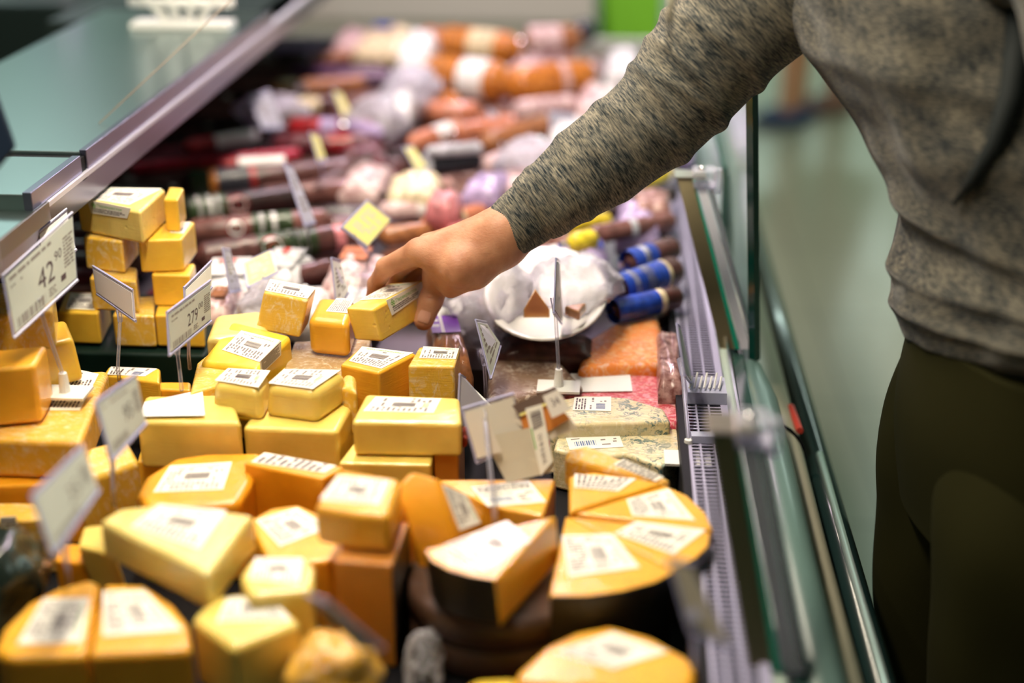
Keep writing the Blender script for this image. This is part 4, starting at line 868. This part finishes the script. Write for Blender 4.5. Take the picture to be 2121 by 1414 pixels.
def sdf_mesh(parts, h, carve=(), pad=.03, post=None):
    """parts: (a,b,ra,rb,k)"""
    P = np.array([list(p[0]) for p in parts] + [list(p[1]) for p in parts]); lo = P.min(0) - pad; hi = P.max(0) + pad
    n = np.ceil((hi - lo) / h).astype(int)
    g = np.stack(np.meshgrid(*[lo[i] + np.arange(n[i]) * h for i in range(3)], indexing='ij'), -1).astype(np.float32)
    f = None
    for a, b, ra, rb, k in parts:
        d = cone_sdf(g, np.array(a, np.float32), np.array(b, np.float32), ra, rb); f = d if f is None else smin(f, d, k)
    for a, b, r, k in carve:   # shallow groove along a-b
        d = cone_sdf(g, np.array(a, np.float32), np.array(b, np.float32), r, r); f = -smin(-f, d, k)
    V, Q = surface_nets(f, lo, h); return V, Q
def laplace(V, Q, it=2):
    for _ in range(it):
        acc = np.zeros_like(V); c = np.zeros(len(V))
        for i in range(4):
            a = Q[:, i]; b = Q[:, (i + 1) % 4]; np.add.at(acc, a, V[b]); np.add.at(acc, b, V[a]); np.add.at(c, a, 1); np.add.at(c, b, 1)
        V = V * .4 + .6 * acc / np.maximum(c, 1)[:, None]
    return V
def J(u, v, d): return tuple(PD(u, v, d))
fd = lambda u, v: (on_side(held, (773, 641), (885, 578), [(u, v)])[0] - C0).dot(Fw)
dth = fd(872, 650) - .0125
dw = 1.45
parts = [
    # forearm and wrist (wider than thick)
    (J(1180, 385, dw + .0), J(1040, 480, dw), .029, .0225, .01), (J(1180, 415, dw + .012), J(1045, 500, dw + .012), .027, .021, .01),
    # metacarpals: index, middle, ring, little
    (J(1035, 478, dw), J(868, 520, 1.462), .0215, .0120, .014), (J(1035, 475, dw + .012), J(888, 507, 1.487), .020, .0120, .014),
    (J(1040, 490, dw + .02), J(905, 520, 1.51), .019, .0115, .014), (J(1045, 505, dw + .022), J(925, 545, 1.53), .018, .0110, .014),
    # heel of the hand, lower contour
    (J(1045, 512, dw + .01), J(985, 565, dw + .012), .018, .0145, .012), (J(985, 565, dw + .014), J(935, 596, dw + .022), .0140, .0105, .012),
    # thumb: thenar, proximal, distal
    (J(1030, 505, dw + .002), J(950, 550, dw - .006), .0200, .0175, .018), (J(950, 550, dw - .006), J(908, 582, dth - .001), .0175, .0135, .014),
    (J(908, 582, dth - .002), J(892, 622, dth), .0132, .0118, .008), (J(892, 622, dth), J(878, 664, dth + .001), .0124, .0105, .006),
    # web between index base and thumb
    (J(900, 535, 1.455), J(905, 565, dth + .01), .0125, .0125, .014),
    # index finger
    (J(868, 520, 1.462), J(800, 553, 1.495), .0128, .0102, .008), (J(800, 553, 1.495), J(779, 588, 1.517), .0102, .0088, .004), (J(779, 588, 1.517), J(772, 612, 1.525), .0088, .0074, .004),
    # middle finger
    (J(888, 510, 1.487), J(828, 556, 1.520), .0118, .0098, .006), (J(828, 556, 1.520), J(815, 592, 1.540), .0095, .0084, .004), (J(815, 592, 1.540), J(812, 616, 1.540), .0084, .0072, .004),
    # ring finger
    (J(905, 522, 1.51), J(858, 560, 1.535), .0112, .0094, .006), (J(858, 560, 1.535), J(848, 592, 1.545), .0092, .0080, .004), (J(848, 592, 1.545), J(846, 614, 1.540), .0080, .0070, .004),
    # little finger
    (J(925, 545, 1.53), J(890, 572, 1.545), .0102, .0084, .006), (J(890, 572, 1.545), J(880, 598, 1.545), .0082, .0074, .004), (J(880, 598, 1.545), J(876, 616, 1.535), .0072, .0064, .004)]
Nv = -Fw
carve = [(J(868 - 8, 664, dth - .0125), J(893, 663, dth - .0125), .0030, .002)]  # nail bed start
# creases: thumb knuckle, thumb web fold, wrist
cr = []
for q, dd in ((((878, 615), (908, 620)), dth - .0132), (((879, 621), (908, 626)), dth - .0138), (((880, 609), (908, 613)), dth - .0137)):
    cr.append((J(*q[0], dd), J(*q[1], dd), .0011, .0010))
cr += [(J(937, 565, dw - .0255), J(938, 592, dw - .0245), .0006, .0025), (J(1012, 530, dw - .022), J(1000, 556, dw - .020), .0005, .004)]
cr += [(J(786, 566, 1.484), J(804, 572, 1.484), .0005, .001)]
V, Q = sdf_mesh(parts, .0012, cr); V = laplace(V, Q, 2)
hv, hq = V, Q
# rest of the body under the clothes (joined in the same mesh)
dS = 1.22
def Zv(v, d): return PD(1060, v, d).z
waist = PD(1865, 735, 1.2) + R_ * .12
wc = PD(1895, 745, 1.28) + R_ * .115; xw = wc.x
CT = [((1905, 745), .112, 1.28), ((1880, 700), .120, 1.28), ((1866, 640), .128, 1.28), ((1864, 570), .135, 1.28), ((1882, 480), .132, 1.28), ((1850, 400), .132, 1.29), ((1795, 285), .135, 1.30), ((1730, 180), .138, 1.31), ((1672, 80), .14, 1.32), ((1630, -60), .14, 1.33), ((1650, -200), .125, 1.34), ((1730, -320), .08, 1.34), ((1745, -390), .062, 1.34)]
SP = [PD(*p, d) + R_ * a for p, a, d in CT]
neck = SP[-1]; hd = neck + Vector((-.05, 0, .13)); shL = PD(2270, -70, 1.075); elL = PD(2340, 400, 1.07); wrL = PD(2310, 800, 1.12); shR = PD(1850, -215, 1.34)
bp = [(SP[i], SP[i + 1], .075, .075, .03) for i in range(0, 10)] + [(SP[10], SP[12], .06, .042, .03), (SP[12], hd + Vector((.0, 0, -.03)), .05, .05, .03),
      (hd + Vector((.01, 0, .03)), hd + Vector((-.02, 0, -.02)), .095, .080, .02), (hd + Vector((-.045, 0, -.05)), hd + Vector((-.06, 0, -.085)), .05, .032, .03),
      (hd + Vector((-.092, 0, .0)), hd + Vector((-.106, 0, -.035)), .008, .012, .014), (hd + Vector((.0, .085, -.02)), hd + Vector((.0, .085, -.05)), .014, .010, .006), (hd + Vector((.0, -.085, -.02)), hd + Vector((.0, -.085, -.05)), .014, .010, .006),
      (hd + Vector((-.088, .018, -.068)), hd + Vector((-.088, -.018, -.068)), .008, .008, .01)]
for yy, xo in ((.085, 0), (-.085, .02)):
    k0 = Vector((xw + xo, wc.y + yy * .6, wc.z - .02)); k1 = Vector((xw + xo, wc.y + yy, .50)); k2 = Vector((xw + xo + .02, wc.y + yy, .07)); bp += [(SP[0], k0, .07, .07, .03), (k0, k1, .075, .05, .03), (k1, k2, .048, .034, .02)]
bp += [(PD(1180, 400, dw), PD(1490, 110, 1.40), .022, .03, .02), (PD(1490, 110, 1.40), shR, .03, .045, .03), (shR, SP[9], .05, .06, .04), (SP[9], shL, .045, .035, .03),
      (shL, elL, .036, .032, .03), (elL, wrL, .034, .024, .02), (wrL, wrL + Vector((-.01, .01, -.07)), .028, .024, .02)] + [(wrL + Vector((-.01, .01 + k_ * .011, -.06)), wrL + Vector((-.02, .01 + k_ * .013, -.14 + .006 * abs(k_))), .009, .008, .004) for k_ in (-1.5, -.5, .5, 1.5)] + [(wrL + Vector((-.015, -.005, -.03)), wrL + Vector((-.045, -.01, -.09)), .011, .009, .006)]
bv_, bq_ = sdf_mesh([(tuple(a), tuple(b), c1, c2, k) for a, b, c1, c2, k in bp], .012, (), .14)
skin = pmat('skin', (.60, .30, .175), .5, sss=.22); nt = skin.node_tree; b = nt.nodes['Principled BSDF']; b.inputs['Subsurface Radius'].default_value = (1, .3, .15)
b.inputs['Subsurface Scale'].default_value = .006
tc = texco(nt); nt.links.new(ramp(nt, noise_n(nt, tc, 45, 4), [(.3, (.44, .19, .10)), (.7, (.60, .305, .18))]), b.inputs['Base Color'])
n1 = bumpn(nt, noise_n(nt, texco(nt, scale=(1, 1, 2)), 260, 4, .6), .4, .0008); n1 = bumpn(nt, noise_n(nt, texco(nt), 45, 3), .35, .003, n1); nt.links.new(n1, b.inputs['Normal'])
allV = [tuple(v) for v in hv] + [tuple(v) for v in bv_]; n0 = len(hv); allQ = [tuple(map(int, q)) for q in hq] + [tuple(int(i) + n0 for i in q) for q in bq_]
per = tag(empty('person', (waist.x, waist.y, 0)), 'person in grey marl sweater and olive trousers reaching in and holding a cheese block', 'person')
body = mesh_obj('body', allV, allQ, skin, per, smooth=True)
# thumbnail
tn = PD(879, 661, dth - .0108); nl = []; N = 8; fs = []; axu = (PD(878, 664, dth) - PD(892, 622, dth)).normalized(); axr = axu.cross(Fw).normalized()
for j in range(7):
    for i in range(9):
        x = (i / 8 - .5) * 2; y = (j / 6 - .5) * 2; sx = .0068 * (1 - .18 * max(0, y) ** 3 - .25 * max(0, -y) ** 3); r = .0122
        an = x * sx / r; nl.append(PD(880, 656, dth + .001) + axu * y * .0062 - Fw * (r * math.cos(an) + .0004 - .0016 * max(0, y) ** 2) + axr * r * math.sin(an))
for j in range(6):
    for i in range(8): s_ = j * 9 + i; fs.append((s_, s_ + 1, s_ + 10, s_ + 9))
mesh_obj('thumbnail', nl, fs, pmat('nail', (.62, .33, .24), .25, coat=.4), body, smooth=True)
# sweater cloth
def marl(name, sc=1.0, iso=False):
    if name in MATS: return MATS[name]
    m = pmat(name, (.3, .3, .28), .9, spec=.1); nt = m.node_tree; b = nt.nodes['Principled BSDF']
    uv = nd(nt, 'ShaderNodeUVMap'); mp = nd(nt, 'ShaderNodeMapping'); mp.inputs['Scale'].default_value = (85 * sc, 620 * sc, 1); mp.inputs['Rotation'].default_value = (0, 0, math.radians(8)); nt.links.new(uv.outputs[0], mp.inputs[0])
    n = noise_n(nt, mp.outputs[0], 1, 4, .62, .4)
    mp2 = nd(nt, 'ShaderNodeMapping'); mp2.inputs['Scale'].default_value = (18 * sc, 55 * sc, 1); nt.links.new(uv.outputs[0], mp2.inputs[0])
    n2 = noise_n(nt, mp2.outputs[0], 1, 3)
    mx = nd(nt, 'ShaderNodeMath', operation='MULTIPLY_ADD'); nt.links.new(n2, mx.inputs[0]); mx.inputs[1].default_value = .45; nt.links.new(n, mx.inputs[2])
    nt.links.new(ramp(nt, mx.outputs[0], [(.56, (.012, .019, .025)), (.67, (.075, .08, .075)), (.78, (.18, .165, .13)), (.92, (.31, .28, .21))]), b.inputs['Base Color'])
    mp3 = nd(nt, 'ShaderNodeMapping'); mp3.inputs['Scale'].default_value = (900, 900, 1); nt.links.new(uv.outputs[0], mp3.inputs[0])
    w_ = nd(nt, 'ShaderNodeTexWave'); w_.inputs['Scale'].default_value = .32; w_.inputs['Distortion'].default_value = 1.5; nt.links.new(mp3.outputs[0], w_.inputs[0])
    nt.links.new(bumpn(nt, w_.outputs['Fac'], .35, .0008), b.inputs['Normal'])
    b.inputs['Sheen Weight'].default_value = .15; b.inputs['Sheen Roughness'].default_value = .5
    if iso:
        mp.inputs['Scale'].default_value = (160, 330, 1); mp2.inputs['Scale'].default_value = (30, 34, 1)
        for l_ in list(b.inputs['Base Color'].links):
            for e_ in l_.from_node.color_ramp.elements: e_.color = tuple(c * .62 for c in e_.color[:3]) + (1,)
    MATS[name] = m; return m
MARL = marl('sweater_marl'); MARLC = marl('sweater_cuff_marl', sc=1.3)
def loft(name, C, frames, ab, disp, mat, parent, nt_=120, nth=160, cap=True, L0=0, open_in=None):
    """C,frames(a-axis,b-axis),ab at stations; interpolated smoothly"""
    k = len(C); V = []; uv = []; tt = np.linspace(0, k - 1, nt_); Ls = [0]
    def cr_(P, t):
        i = min(int(t), k - 2); f = t - i; p0 = P[max(i - 1, 0)]; p1 = P[i]; p2 = P[i + 1]; p3 = P[min(i + 2, k - 1)]
        return (p1 * 2 + (p2 - p0) * f + (p0 * 2 - p1 * 5 + p2 * 4 - p3) * f * f + (p1 * 3 - p0 - p2 * 3 + p3) * f ** 3) * .5
    cs = [cr_(C, t) for t in tt]; s = 0
    for q, t in enumerate(tt):
        if q: s += (cs[q] - cs[q - 1]).length
        A = cr_([f[0] for f in frames], t).normalized(); B = cr_([f[1] for f in frames], t).normalized(); a = cr_([x[0] for x in ab], t); b_ = cr_([x[1] for x in ab], t)
        for j in range(nth):
            th = 2 * math.pi * j / nth; d = disp(t / (k - 1), th, s)
            V.append(cs[q] + A * (a + d) * math.cos(th) + B * (b_ + d) * math.sin(th)); uv.append((th / (2 * math.pi) * 2 * math.pi * (a + b_) / 2, s + L0))
    Fc = []; fu = []
    for q in range(nt_ - 1):
        for j in range(nth):
            j2 = (j + 1) % nth; f_ = (q * nth + j, q * nth + j2, (q + 1) * nth + j2, (q + 1) * nth + j); Fc.append(f_)
            us = [uv[i] for i in f_]
            if j2 == 0: wrap = uv[q * nth + 1][0] * nth; us[1] = (wrap, us[1][1]); us[2] = (uv[(q + 1) * nth + 1][0] * nth, us[2][1])
            fu.append(us)
    if cap:
        Fc.append(tuple((nt_ - 1) * nth + j for j in range(nth))); fu.append([uv[(nt_ - 1) * nth + j] for j in range(nth)])
    o = mesh_obj(name, V, Fc, mat, parent, smooth=True); ul = o.data.uv_layers.new(name='UVMap'); fl_ = [c for us in fu for p in us for c in p]; ul.data.foreach_set('uv', fl_)
    return o
sw = None
def fold(u0, width, amp, phase, th, u, sk=.0):
    return amp * math.exp(-((u - u0 - sk * math.cos(th - phase)) / width) ** 2) * (.55 + .45 * math.cos(th - phase))
ST = [((1040, 486), 60, 1.45), ((1072, 462), 68, 1.45), ((1140, 410), 76, 1.448), ((1242, 335), 93, 1.445), ((1355, 248), 104, 1.435), ((1432, 158), 118, 1.42), ((1515, 62), 128, 1.40), ((1665, -85), 160, 1.37), ((1850, -230), 190, 1.33)]
Cs = [PD(*p, d) for p, hw, d in ST]; fr = []; abv = []
for i in range(len(ST)):
    t = (Cs[min(i + 1, len(ST) - 1)] - Cs[max(i - 1, 0)]).normalized(); view = (Cs[i] - C0).normalized(); A = (view.cross(t)).normalized()  # across, in the image
    if A.dot(Up) < 0: A = -A
    B = t.cross(A).normalized();
    if B.dot(Fw) > 0: B = -B
    fr.append((A, B)); hw = ST[i][1] * ST[i][2] / F; abv.append((hw * .985, hw * (1.0 if i > 1 else .86)))
def disp_arm(u, th, s):
    d = 0
    for k_, (u0, w_, am, ph, sk) in enumerate([(.235, .012, .0035, 1.2, .02), (.27, .012, .003, 2.4, .03), (.31, .014, .0035, .6, .03), (.36, .014, .003, 2.0, .03), (.41, .016, .0045, 1.0, .04), (.46, .016, .004, 2.5, .04), (.515, .015, .0055, .9, .045), (.56, .015, .005, 2.2, .05),
                                                (.60, .014, .006, 1.2, .05), (.645, .016, .006, .3, .05), (.69, .015, .006, 1.8, .05), (.74, .02, .007, 1.0, .05)]):
        d += fold(u0, w_, am * .6, ph, th, u, sk)
    if u < .19: d += -.002 + .0002 * math.sin(th * 80)                   # ribbed cuff
    else: d += .002 * min(1, (u - .19) / .02)
    d += .0014 * mn.noise(Vector((math.cos(th) * 2, math.sin(th) * 2, s * 22)))
    return d
arm = loft('sweater_sleeve', Cs, fr, abv, disp_arm, MARL, per, 300, 150)
# inside of cuff
v, f = tube_geo([Cs[0] - (Cs[1] - Cs[0]) * .02, Cs[0].lerp(Cs[1], .8)], [.0215, .027], 40, cap=False); 
# torso
XW = Vector((1, .12, 0)).normalized(); YW_ = Vector((-.12, 1, 0)).normalized(); Ct = []; fr = []; abv = []
for (p, a, d) in CT:
    e = PD(*p, d); Ct.append(e + R_ * a * 1.0); fr.append((-XW, (YW_ - Vector((0, 0, .30 * max(0, 1 - len(fr) / 4)))).normalized())); abv.append((a, a * 1.35))
def disp_t(u, th, s):
    d = .010 * mn.noise(Vector((math.cos(th) * 1.6, math.sin(th) * 1.6, s * 7))) + .006 * mn.noise(Vector((math.cos(th) * 4 + s * 9, math.sin(th) * 4, s * 16)))
    for u0, w_, am, ph, sk in ((.13, .02, .006, -.6, .03), (.24, .02, .008, -1.2, .035), (.33, .03, .006, -.2, .06), (.46, .035, .006, -1.4, .08), (.58, .03, .006, -.7, .08)):
        d += fold(u0, w_, am, ph, th, u, sk)
    if u < .06: d -= .004
    return d
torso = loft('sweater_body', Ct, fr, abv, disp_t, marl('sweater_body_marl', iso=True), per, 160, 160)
# near sleeve at the right edge of the frame
SL = [(SP[9].lerp(shL, .35) + Vector((0, 0, .03)), .085), (shL, .068), (shL.lerp(elL, .5), .060), (elL, .054), (elL.lerp(wrL, .5), .047), (wrL, .038)]
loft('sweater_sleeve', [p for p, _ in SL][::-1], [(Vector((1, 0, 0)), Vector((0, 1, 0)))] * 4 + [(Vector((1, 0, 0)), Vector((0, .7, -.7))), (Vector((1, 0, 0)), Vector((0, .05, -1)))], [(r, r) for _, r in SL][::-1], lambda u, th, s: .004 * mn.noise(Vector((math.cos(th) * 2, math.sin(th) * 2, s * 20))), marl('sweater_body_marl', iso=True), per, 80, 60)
tw = np.array([tuple(v.co + torso.parent.location) for v in torso.data.vertices]) - np.array(tuple(C0)); tz = tw @ np.array(tuple(Fw)); tu = 1060.5 + F * (tw @ np.array(tuple(R_))) / tz; tv = 707 - F * (tw @ np.array(tuple(Up))) / tz
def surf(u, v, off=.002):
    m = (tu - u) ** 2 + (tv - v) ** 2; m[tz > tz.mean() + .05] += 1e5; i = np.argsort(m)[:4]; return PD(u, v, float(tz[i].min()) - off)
tube('arm_gap_shade', [surf(1990, -330), surf(2070, -240), surf(2108, -120), surf(2112, 0), surf(2108, 100), surf(2094, 200), surf(2060, 300), surf(2015, 370), surf(1975, 425)], [.009, .009, .011, .011, .011, .010, .008, .005, .002], pmat('gap_shade_black', (.004, .008, .008), .8), per, 10)  # dark tube laid over the torso for the shaded gap beside the near sleeve
tube('drawstring', [PD(1394, -60, 1.12), PD(1391, 0, 1.12), PD(1387, 48, 1.12)], [.0035, .0035, .002], pmat('cord_beige', (.42, .38, .28), .5), per, 10)
tube('drawstring_end', [PD(1387, 48, 1.12), PD(1385, 108, 1.12)], [.0016, .0011], BLACKP, per, 8)
# trousers
TRM = pmat('trouser_olive', (.018, .017, .004), .85, spec=.1); nt = TRM.node_tree
nt.links.new(bumpn(nt, noise_n(nt, texco(nt), 900, 2), .2, .0005), nt.nodes['Principled BSDF'].inputs['Normal'])
SHP = [(1.01, 0), (.90, 0)]
wc = PD(1895, 745, 1.28) + R_ * .115; xw = wc.x
def leg(yc, x_off):
    z0 = wc.z
    Cn = [Vector((xw + x_off, wc.y + yc * .55, z0 - .02)), Vector((xw + x_off - .006, wc.y + yc, z0 - .13)), Vector((xw + x_off - .008, wc.y + yc * 1.05, z0 - .28)), Vector((xw + x_off + .0, wc.y + yc * 1.05, .50)), Vector((xw + x_off + .02, wc.y + yc, .25)), Vector((xw + x_off + .02, wc.y + yc, .06))]
    A = [(.108, .100), (.112, .104), (.100, .098), (.078, .080), (.066, .07), (.062, .066)]
    return loft('trouser_leg', Cn[::-1], [(-XW, YW_)] * 6, A[::-1], lambda u, th, s: .006 * mn.noise(Vector((math.cos(th) * 2, math.sin(th) * 2 + yc * 30, s * 9))), TRM, per, 70, 60)
leg(.085, 0); leg(-.085, .02)
loft('trouser_seat', [Vector((xw, wc.y, wc.z + .03)), Vector((xw, wc.y, wc.z - .06)), Vector((xw + .002, wc.y, wc.z - .16))][::-1], [(-XW, YW_)] * 3, [(.110, .165), (.116, .175), (.105, .17)][::-1], lambda u, th, s: .003 * mn.noise(Vector((math.cos(th) * 2, math.sin(th) * 2, s * 9))), TRM, per, 30, 80)
for yy in (.085, -.085):
    bm = blob('shoe', (xw - .03, wc.y + yy, .045), (.135, .048, .045), pmat('shoe_leather', (.05, .04, .035), .5), 'x', 'x', 4, .1); 
    mw = bm.location.copy(); bm.parent = per; bm.location = mw - per.location
    for k_ in ('label', 'category'): del bm[k_]
# hair, eyes, mouth
hr = PZ(0, 0, 0)
hairm = pmat('hair_brown', (.05, .03, .02), .7)
def child_blob(nm, c, r, m, par=per, seed=1, amp=.08):
    o = blob(nm, c, r, m, 'x', 'x', seed, amp, sub=3, flat=5); w0 = o.location.copy(); o.parent = par; o.location = w0 - (Vector(par['_o'])); 
    for k_ in ('label', 'category'): del o[k_]
    return o
child_blob('hair', hd + Vector((.022, 0, .050)), (.114, .102, .090), hairm, seed=2, amp=.15)
for s_ in (1, -1): child_blob('eye', hd + Vector((-.088, .032 * s_, -.002)), (.008, .012, .008), pmat('eye_dark', (.05, .03, .02), .2), seed=3, amp=0)
child_blob('lips', hd + Vector((-.093, 0, -.068)), (.006, .022, .006), pmat('lips', (.5, .2, .16), .5), seed=3, amp=0)

# ------------------------------------------------------------------ people far down the aisle
def bystander(u, v, label, skirtm, shoem, topm, sgn, gait=.12, legm=None):
    ft = PZ(u, v, 0); x, y = ft.x, ft.y
    t = tag(empty('person', (x, y, 0)), label, 'person')
    hp = Vector((x + .03, y + .05, .92)); a1 = Vector((x, y, .08)); a2 = Vector((x + gait, y + .12, .08))
    ps = [(hp + Vector((-.05, 0, 0)), a1 + Vector((.01, .0, .40)), .085, .058, .03), (a1 + Vector((.01, 0, .40)), a1, .056, .036, .02), (hp + Vector((.06, 0, 0)), a2 + Vector((0, 0, .40)), .085, .058, .03), (a2 + Vector((0, 0, .40)), a2, .056, .036, .02),
          (hp, hp + Vector((0, 0, .42)), .085, .085, .04), (hp + Vector((-.14, 0, .44)), hp + Vector((.14, 0, .44)), .045, .045, .03), (hp + Vector((0, 0, .45)), hp + Vector((0, 0, .60)), .06, .05, .03), (hp + Vector((0, 0, .68)), hp + Vector((0, 0, .76)), .085, .09, .02),
          (hp + Vector((-.16, 0, .45)), hp + Vector((-.22, 0, .15)), .045, .035, .02), (hp + Vector((-.22, 0, .15)), hp + Vector((-.2, -.1, -.08)), .035, .025, .02), (hp + Vector((.16, 0, .45)), hp + Vector((.22, 0, .15)), .045, .035, .02), (hp + Vector((.22, 0, .15)), hp + Vector((.2, -.1, -.08)), .035, .025, .02)]
    V, Q = sdf_mesh([(tuple(a), tuple(b), c, d, k) for a, b, c, d, k in ps], .014, (), .14)
    mesh_obj('body', [tuple(p) for p in V], [tuple(map(int, q)) for q in Q], legm or skin, t, smooth=True)
    N = 30; pr = [(.52, .18), (.60, .19), (.8, .17), (1.0, .145)]; nn = Vector((hp.x, hp.y, 0))
    V = [nn + Vector((r * math.cos(2 * math.pi * i / N) * (1 + .07 * math.sin(i * 1.9)), r * .8 * math.sin(2 * math.pi * i / N), z)) for z, r in pr for i in range(N)]
    mesh_obj('skirt', V, [(k * N + i, k * N + (i + 1) % N, (k + 1) * N + (i + 1) % N, (k + 1) * N + i) for k in range(3) for i in range(N)], skirtm, t, smooth=True)
    V = [nn + Vector((r * math.cos(2 * math.pi * i / N), r * .8 * math.sin(2 * math.pi * i / N), z)) for z, r in [(.98, .15), (1.15, .15), (1.35, .18), (1.44, .12)] for i in range(N)]
    mesh_obj('top', V, [(k * N + i, k * N + (i + 1) % N, (k + 1) * N + (i + 1) % N, (k + 1) * N + i) for k in range(3) for i in range(N)], topm, t, smooth=True)
    for c in (a1, a2):
        o = blob('shoe', (c.x - .035, c.y - .02, .035), (.125, .05, .04), shoem, 'x', 'x', 3, .05, sub=3); w0 = o.location.copy(); o.parent = t; o.location = w0 - Vector(t['_o'])
        for k_ in ('label', 'category'): del o[k_]
    o = blob('hair', hp + Vector((.01, .03, .76)), (.10, .10, .13), hairm, 'x', 'x', 3, .1, sub=3, flat=5); w0 = o.location.copy(); o.parent = t; o.location = w0 - Vector(t['_o'])
    for k_ in ('label', 'category'): del o[k_]
flor = pmat('skirt_floral', (.6, .6, .2), .8); nt = flor.node_tree
nt.links.new(ramp(nt, noise_n(nt, texco(nt), 14, 2), [(.38, (.08, .28, .12)), (.48, (.55, .62, .08)), (.56, (.72, .62, .56)), (.66, (.62, .24, .10))]), nt.nodes['Principled BSDF'].inputs['Base Color'])
legs_or = pmat('skin_far', (.66, .33, .18), .6)
bystander(1628, 262, 'blurred person in the aisle with bare legs, a floral skirt and dark blue shoes', flor, pmat('shoe_blue', (.01, .03, .10), .5), pmat('top_white', (.6, .6, .6), .8), 1, .06, legs_or)
bystander(1724, 235, 'blurred person farther right in the aisle, brown legs, brown shoes', pmat('skirt_grey_green', (.25, .30, .26), .8), pmat('shoe_brown', (.16, .08, .05), .5), pmat('top_green', (.2, .3, .22), .8), 1, .05, pmat('skin_far_tan', (.45, .22, .13), .6))

# ------------------------------------------------------------------ staff side and far background
sc_ = tag(empty('scale', PD(-60, 300, 1.25)), 'dark navy back of a weighing scale display at the left edge, over the steel counter', 'scale')
q = [PD(-70, 100, 1.16), PD(-8, 175, 1.16), PD(38, 305, 1.16), PD(0, 352, 1.16), PD(-90, 380, 1.16)]; bk = Fh * .04 - R_ * .03
v = q + [p + bk for p in q]; o = mesh_obj('display_head', v, [(4, 3, 2, 1, 0), (5, 6, 7, 8, 9)] + [(i, (i + 1) % 5, 5 + (i + 1) % 5, 5 + i) for i in range(5)], NAVY, sc_); bevel(o, .004)
tube('display_pole', [PD(-60, 340, 1.18), Vector((PD(-60, 340, 1.18).x, PD(-60, 340, 1.18).y, 1.09))], .012, STEELV, sc_)
# tray stand with white holders on the far end of the service top
st = tag(empty('card_rack', PZ(380, 55, 1.112)), 'white blurred wire card rack standing on the far end of the steel service top', 'rack')
p0 = PZ(380, 55, 1.112); mesh_obj('rack_base', *box_geo(p0 + Vector((0, 0, .004)), (.15, .05, .008)), WHITEP, st)
for dx in (-.06, -.02, .02, .06): tube('rack_wire', [p0 + Vector((dx * .4, 0, .008)), p0 + Vector((dx, 0, .05)), p0 + Vector((dx * 1.2, 0, .12))], .006, WHITEP, st)
tube('rack_bar', [p0 + Vector((-.08, 0, .035)), p0 + Vector((.08, 0, .035))], .007, WHITEP, st); tube('rack_bar', [p0 + Vector((-.09, 0, .075)), p0 + Vector((.09, 0, .08))], .006, WHITEP, st)
o = box('tray_stack', (-1.50, 2.45, .0), (-.95, 4.6, 1.09), pmat('dark_unit', (.008, .016, .015), .4), None, .01); tag(o, 'dark service unit on the staff side beyond the steel top', 'cabinet')
sl = tag(empty('slicer', Vector((-1.15, 2.75, 1.09))), 'pale blurred slicing machine part on the dark service unit', 'slicer')
mesh_obj('slicer_bed', *box_geo((-1.15, 2.72, 1.106), (.26, .16, .03)), pmat('slicer_grey', (.55, .60, .58), .35), sl); tube('slicer_blade', [(-1.13, 2.78, 1.2), (-1.13, 2.80, 1.2)], .085, STEELV, sl, 30)
# glass divider edge above the service top, drawn as a thin tan tube
a = PD(205, 256, 1.60); b = PD(484, -5, 1.66); b = a + (b - a) * 1.6
tag(tube('divider_edge', [a, a.lerp(b, .5), b], .0009, pmat('edge_tan', (.40, .33, .27), .4), None, 6), 'fine tan line of a glass divider edge rising over the steel service top', 'glass edge')
# beyond the counter
def shelf(x0, y0, x1, y1, h, m, label, cat='display stand', rows=()):
    t = tag(empty('display_stand', Vector(((x0 + x1) / 2, (y0 + y1) / 2, 0))), label, cat)
    box('carcass', (x0, y0, 0), (x1, y1, h), m, t, .01)
    for (zz, mm_) in rows: box('front_strip', (x0, y0 - .012, zz), (x1, y0 - .001, zz + .09), mm_, t)
    return t
shelf(-.95, 4.0, -.055, 4.6, .95, pmat('stand_beige', (.40, .42, .33), .6), 'pale greenish display stand right behind the far end of the counter', rows=((.80, pmat('strip_pale', (.50, .50, .42), .5)),))
shelf(-.045, 4.45, .15, 4.9, .98, pmat('stand_lime', (.22, .62, .03), .5), 'bright lime green display box beyond the counter')
shelf(.16, 4.5, .33, 4.9, .60, pmat('stand_white', (.62, .66, .62), .5), 'white floor stand behind the lime green box', rows=((.3, pmat('strip_orange', (.7, .25, .06), .5)),))
o = blob('plant', (-2.0, 5.2, .9), (.5, .5, .9), pmat('staff_green', (.22, .34, .24), .7), 'blurred pale green object on the staff side at the far left', 'plant', 3, .3, flat=1)
for o in list(bpy.data.objects):
    for k_ in ('_o', '_n', '_p', '_z', '_E'):
        if k_ in o: del o[k_]
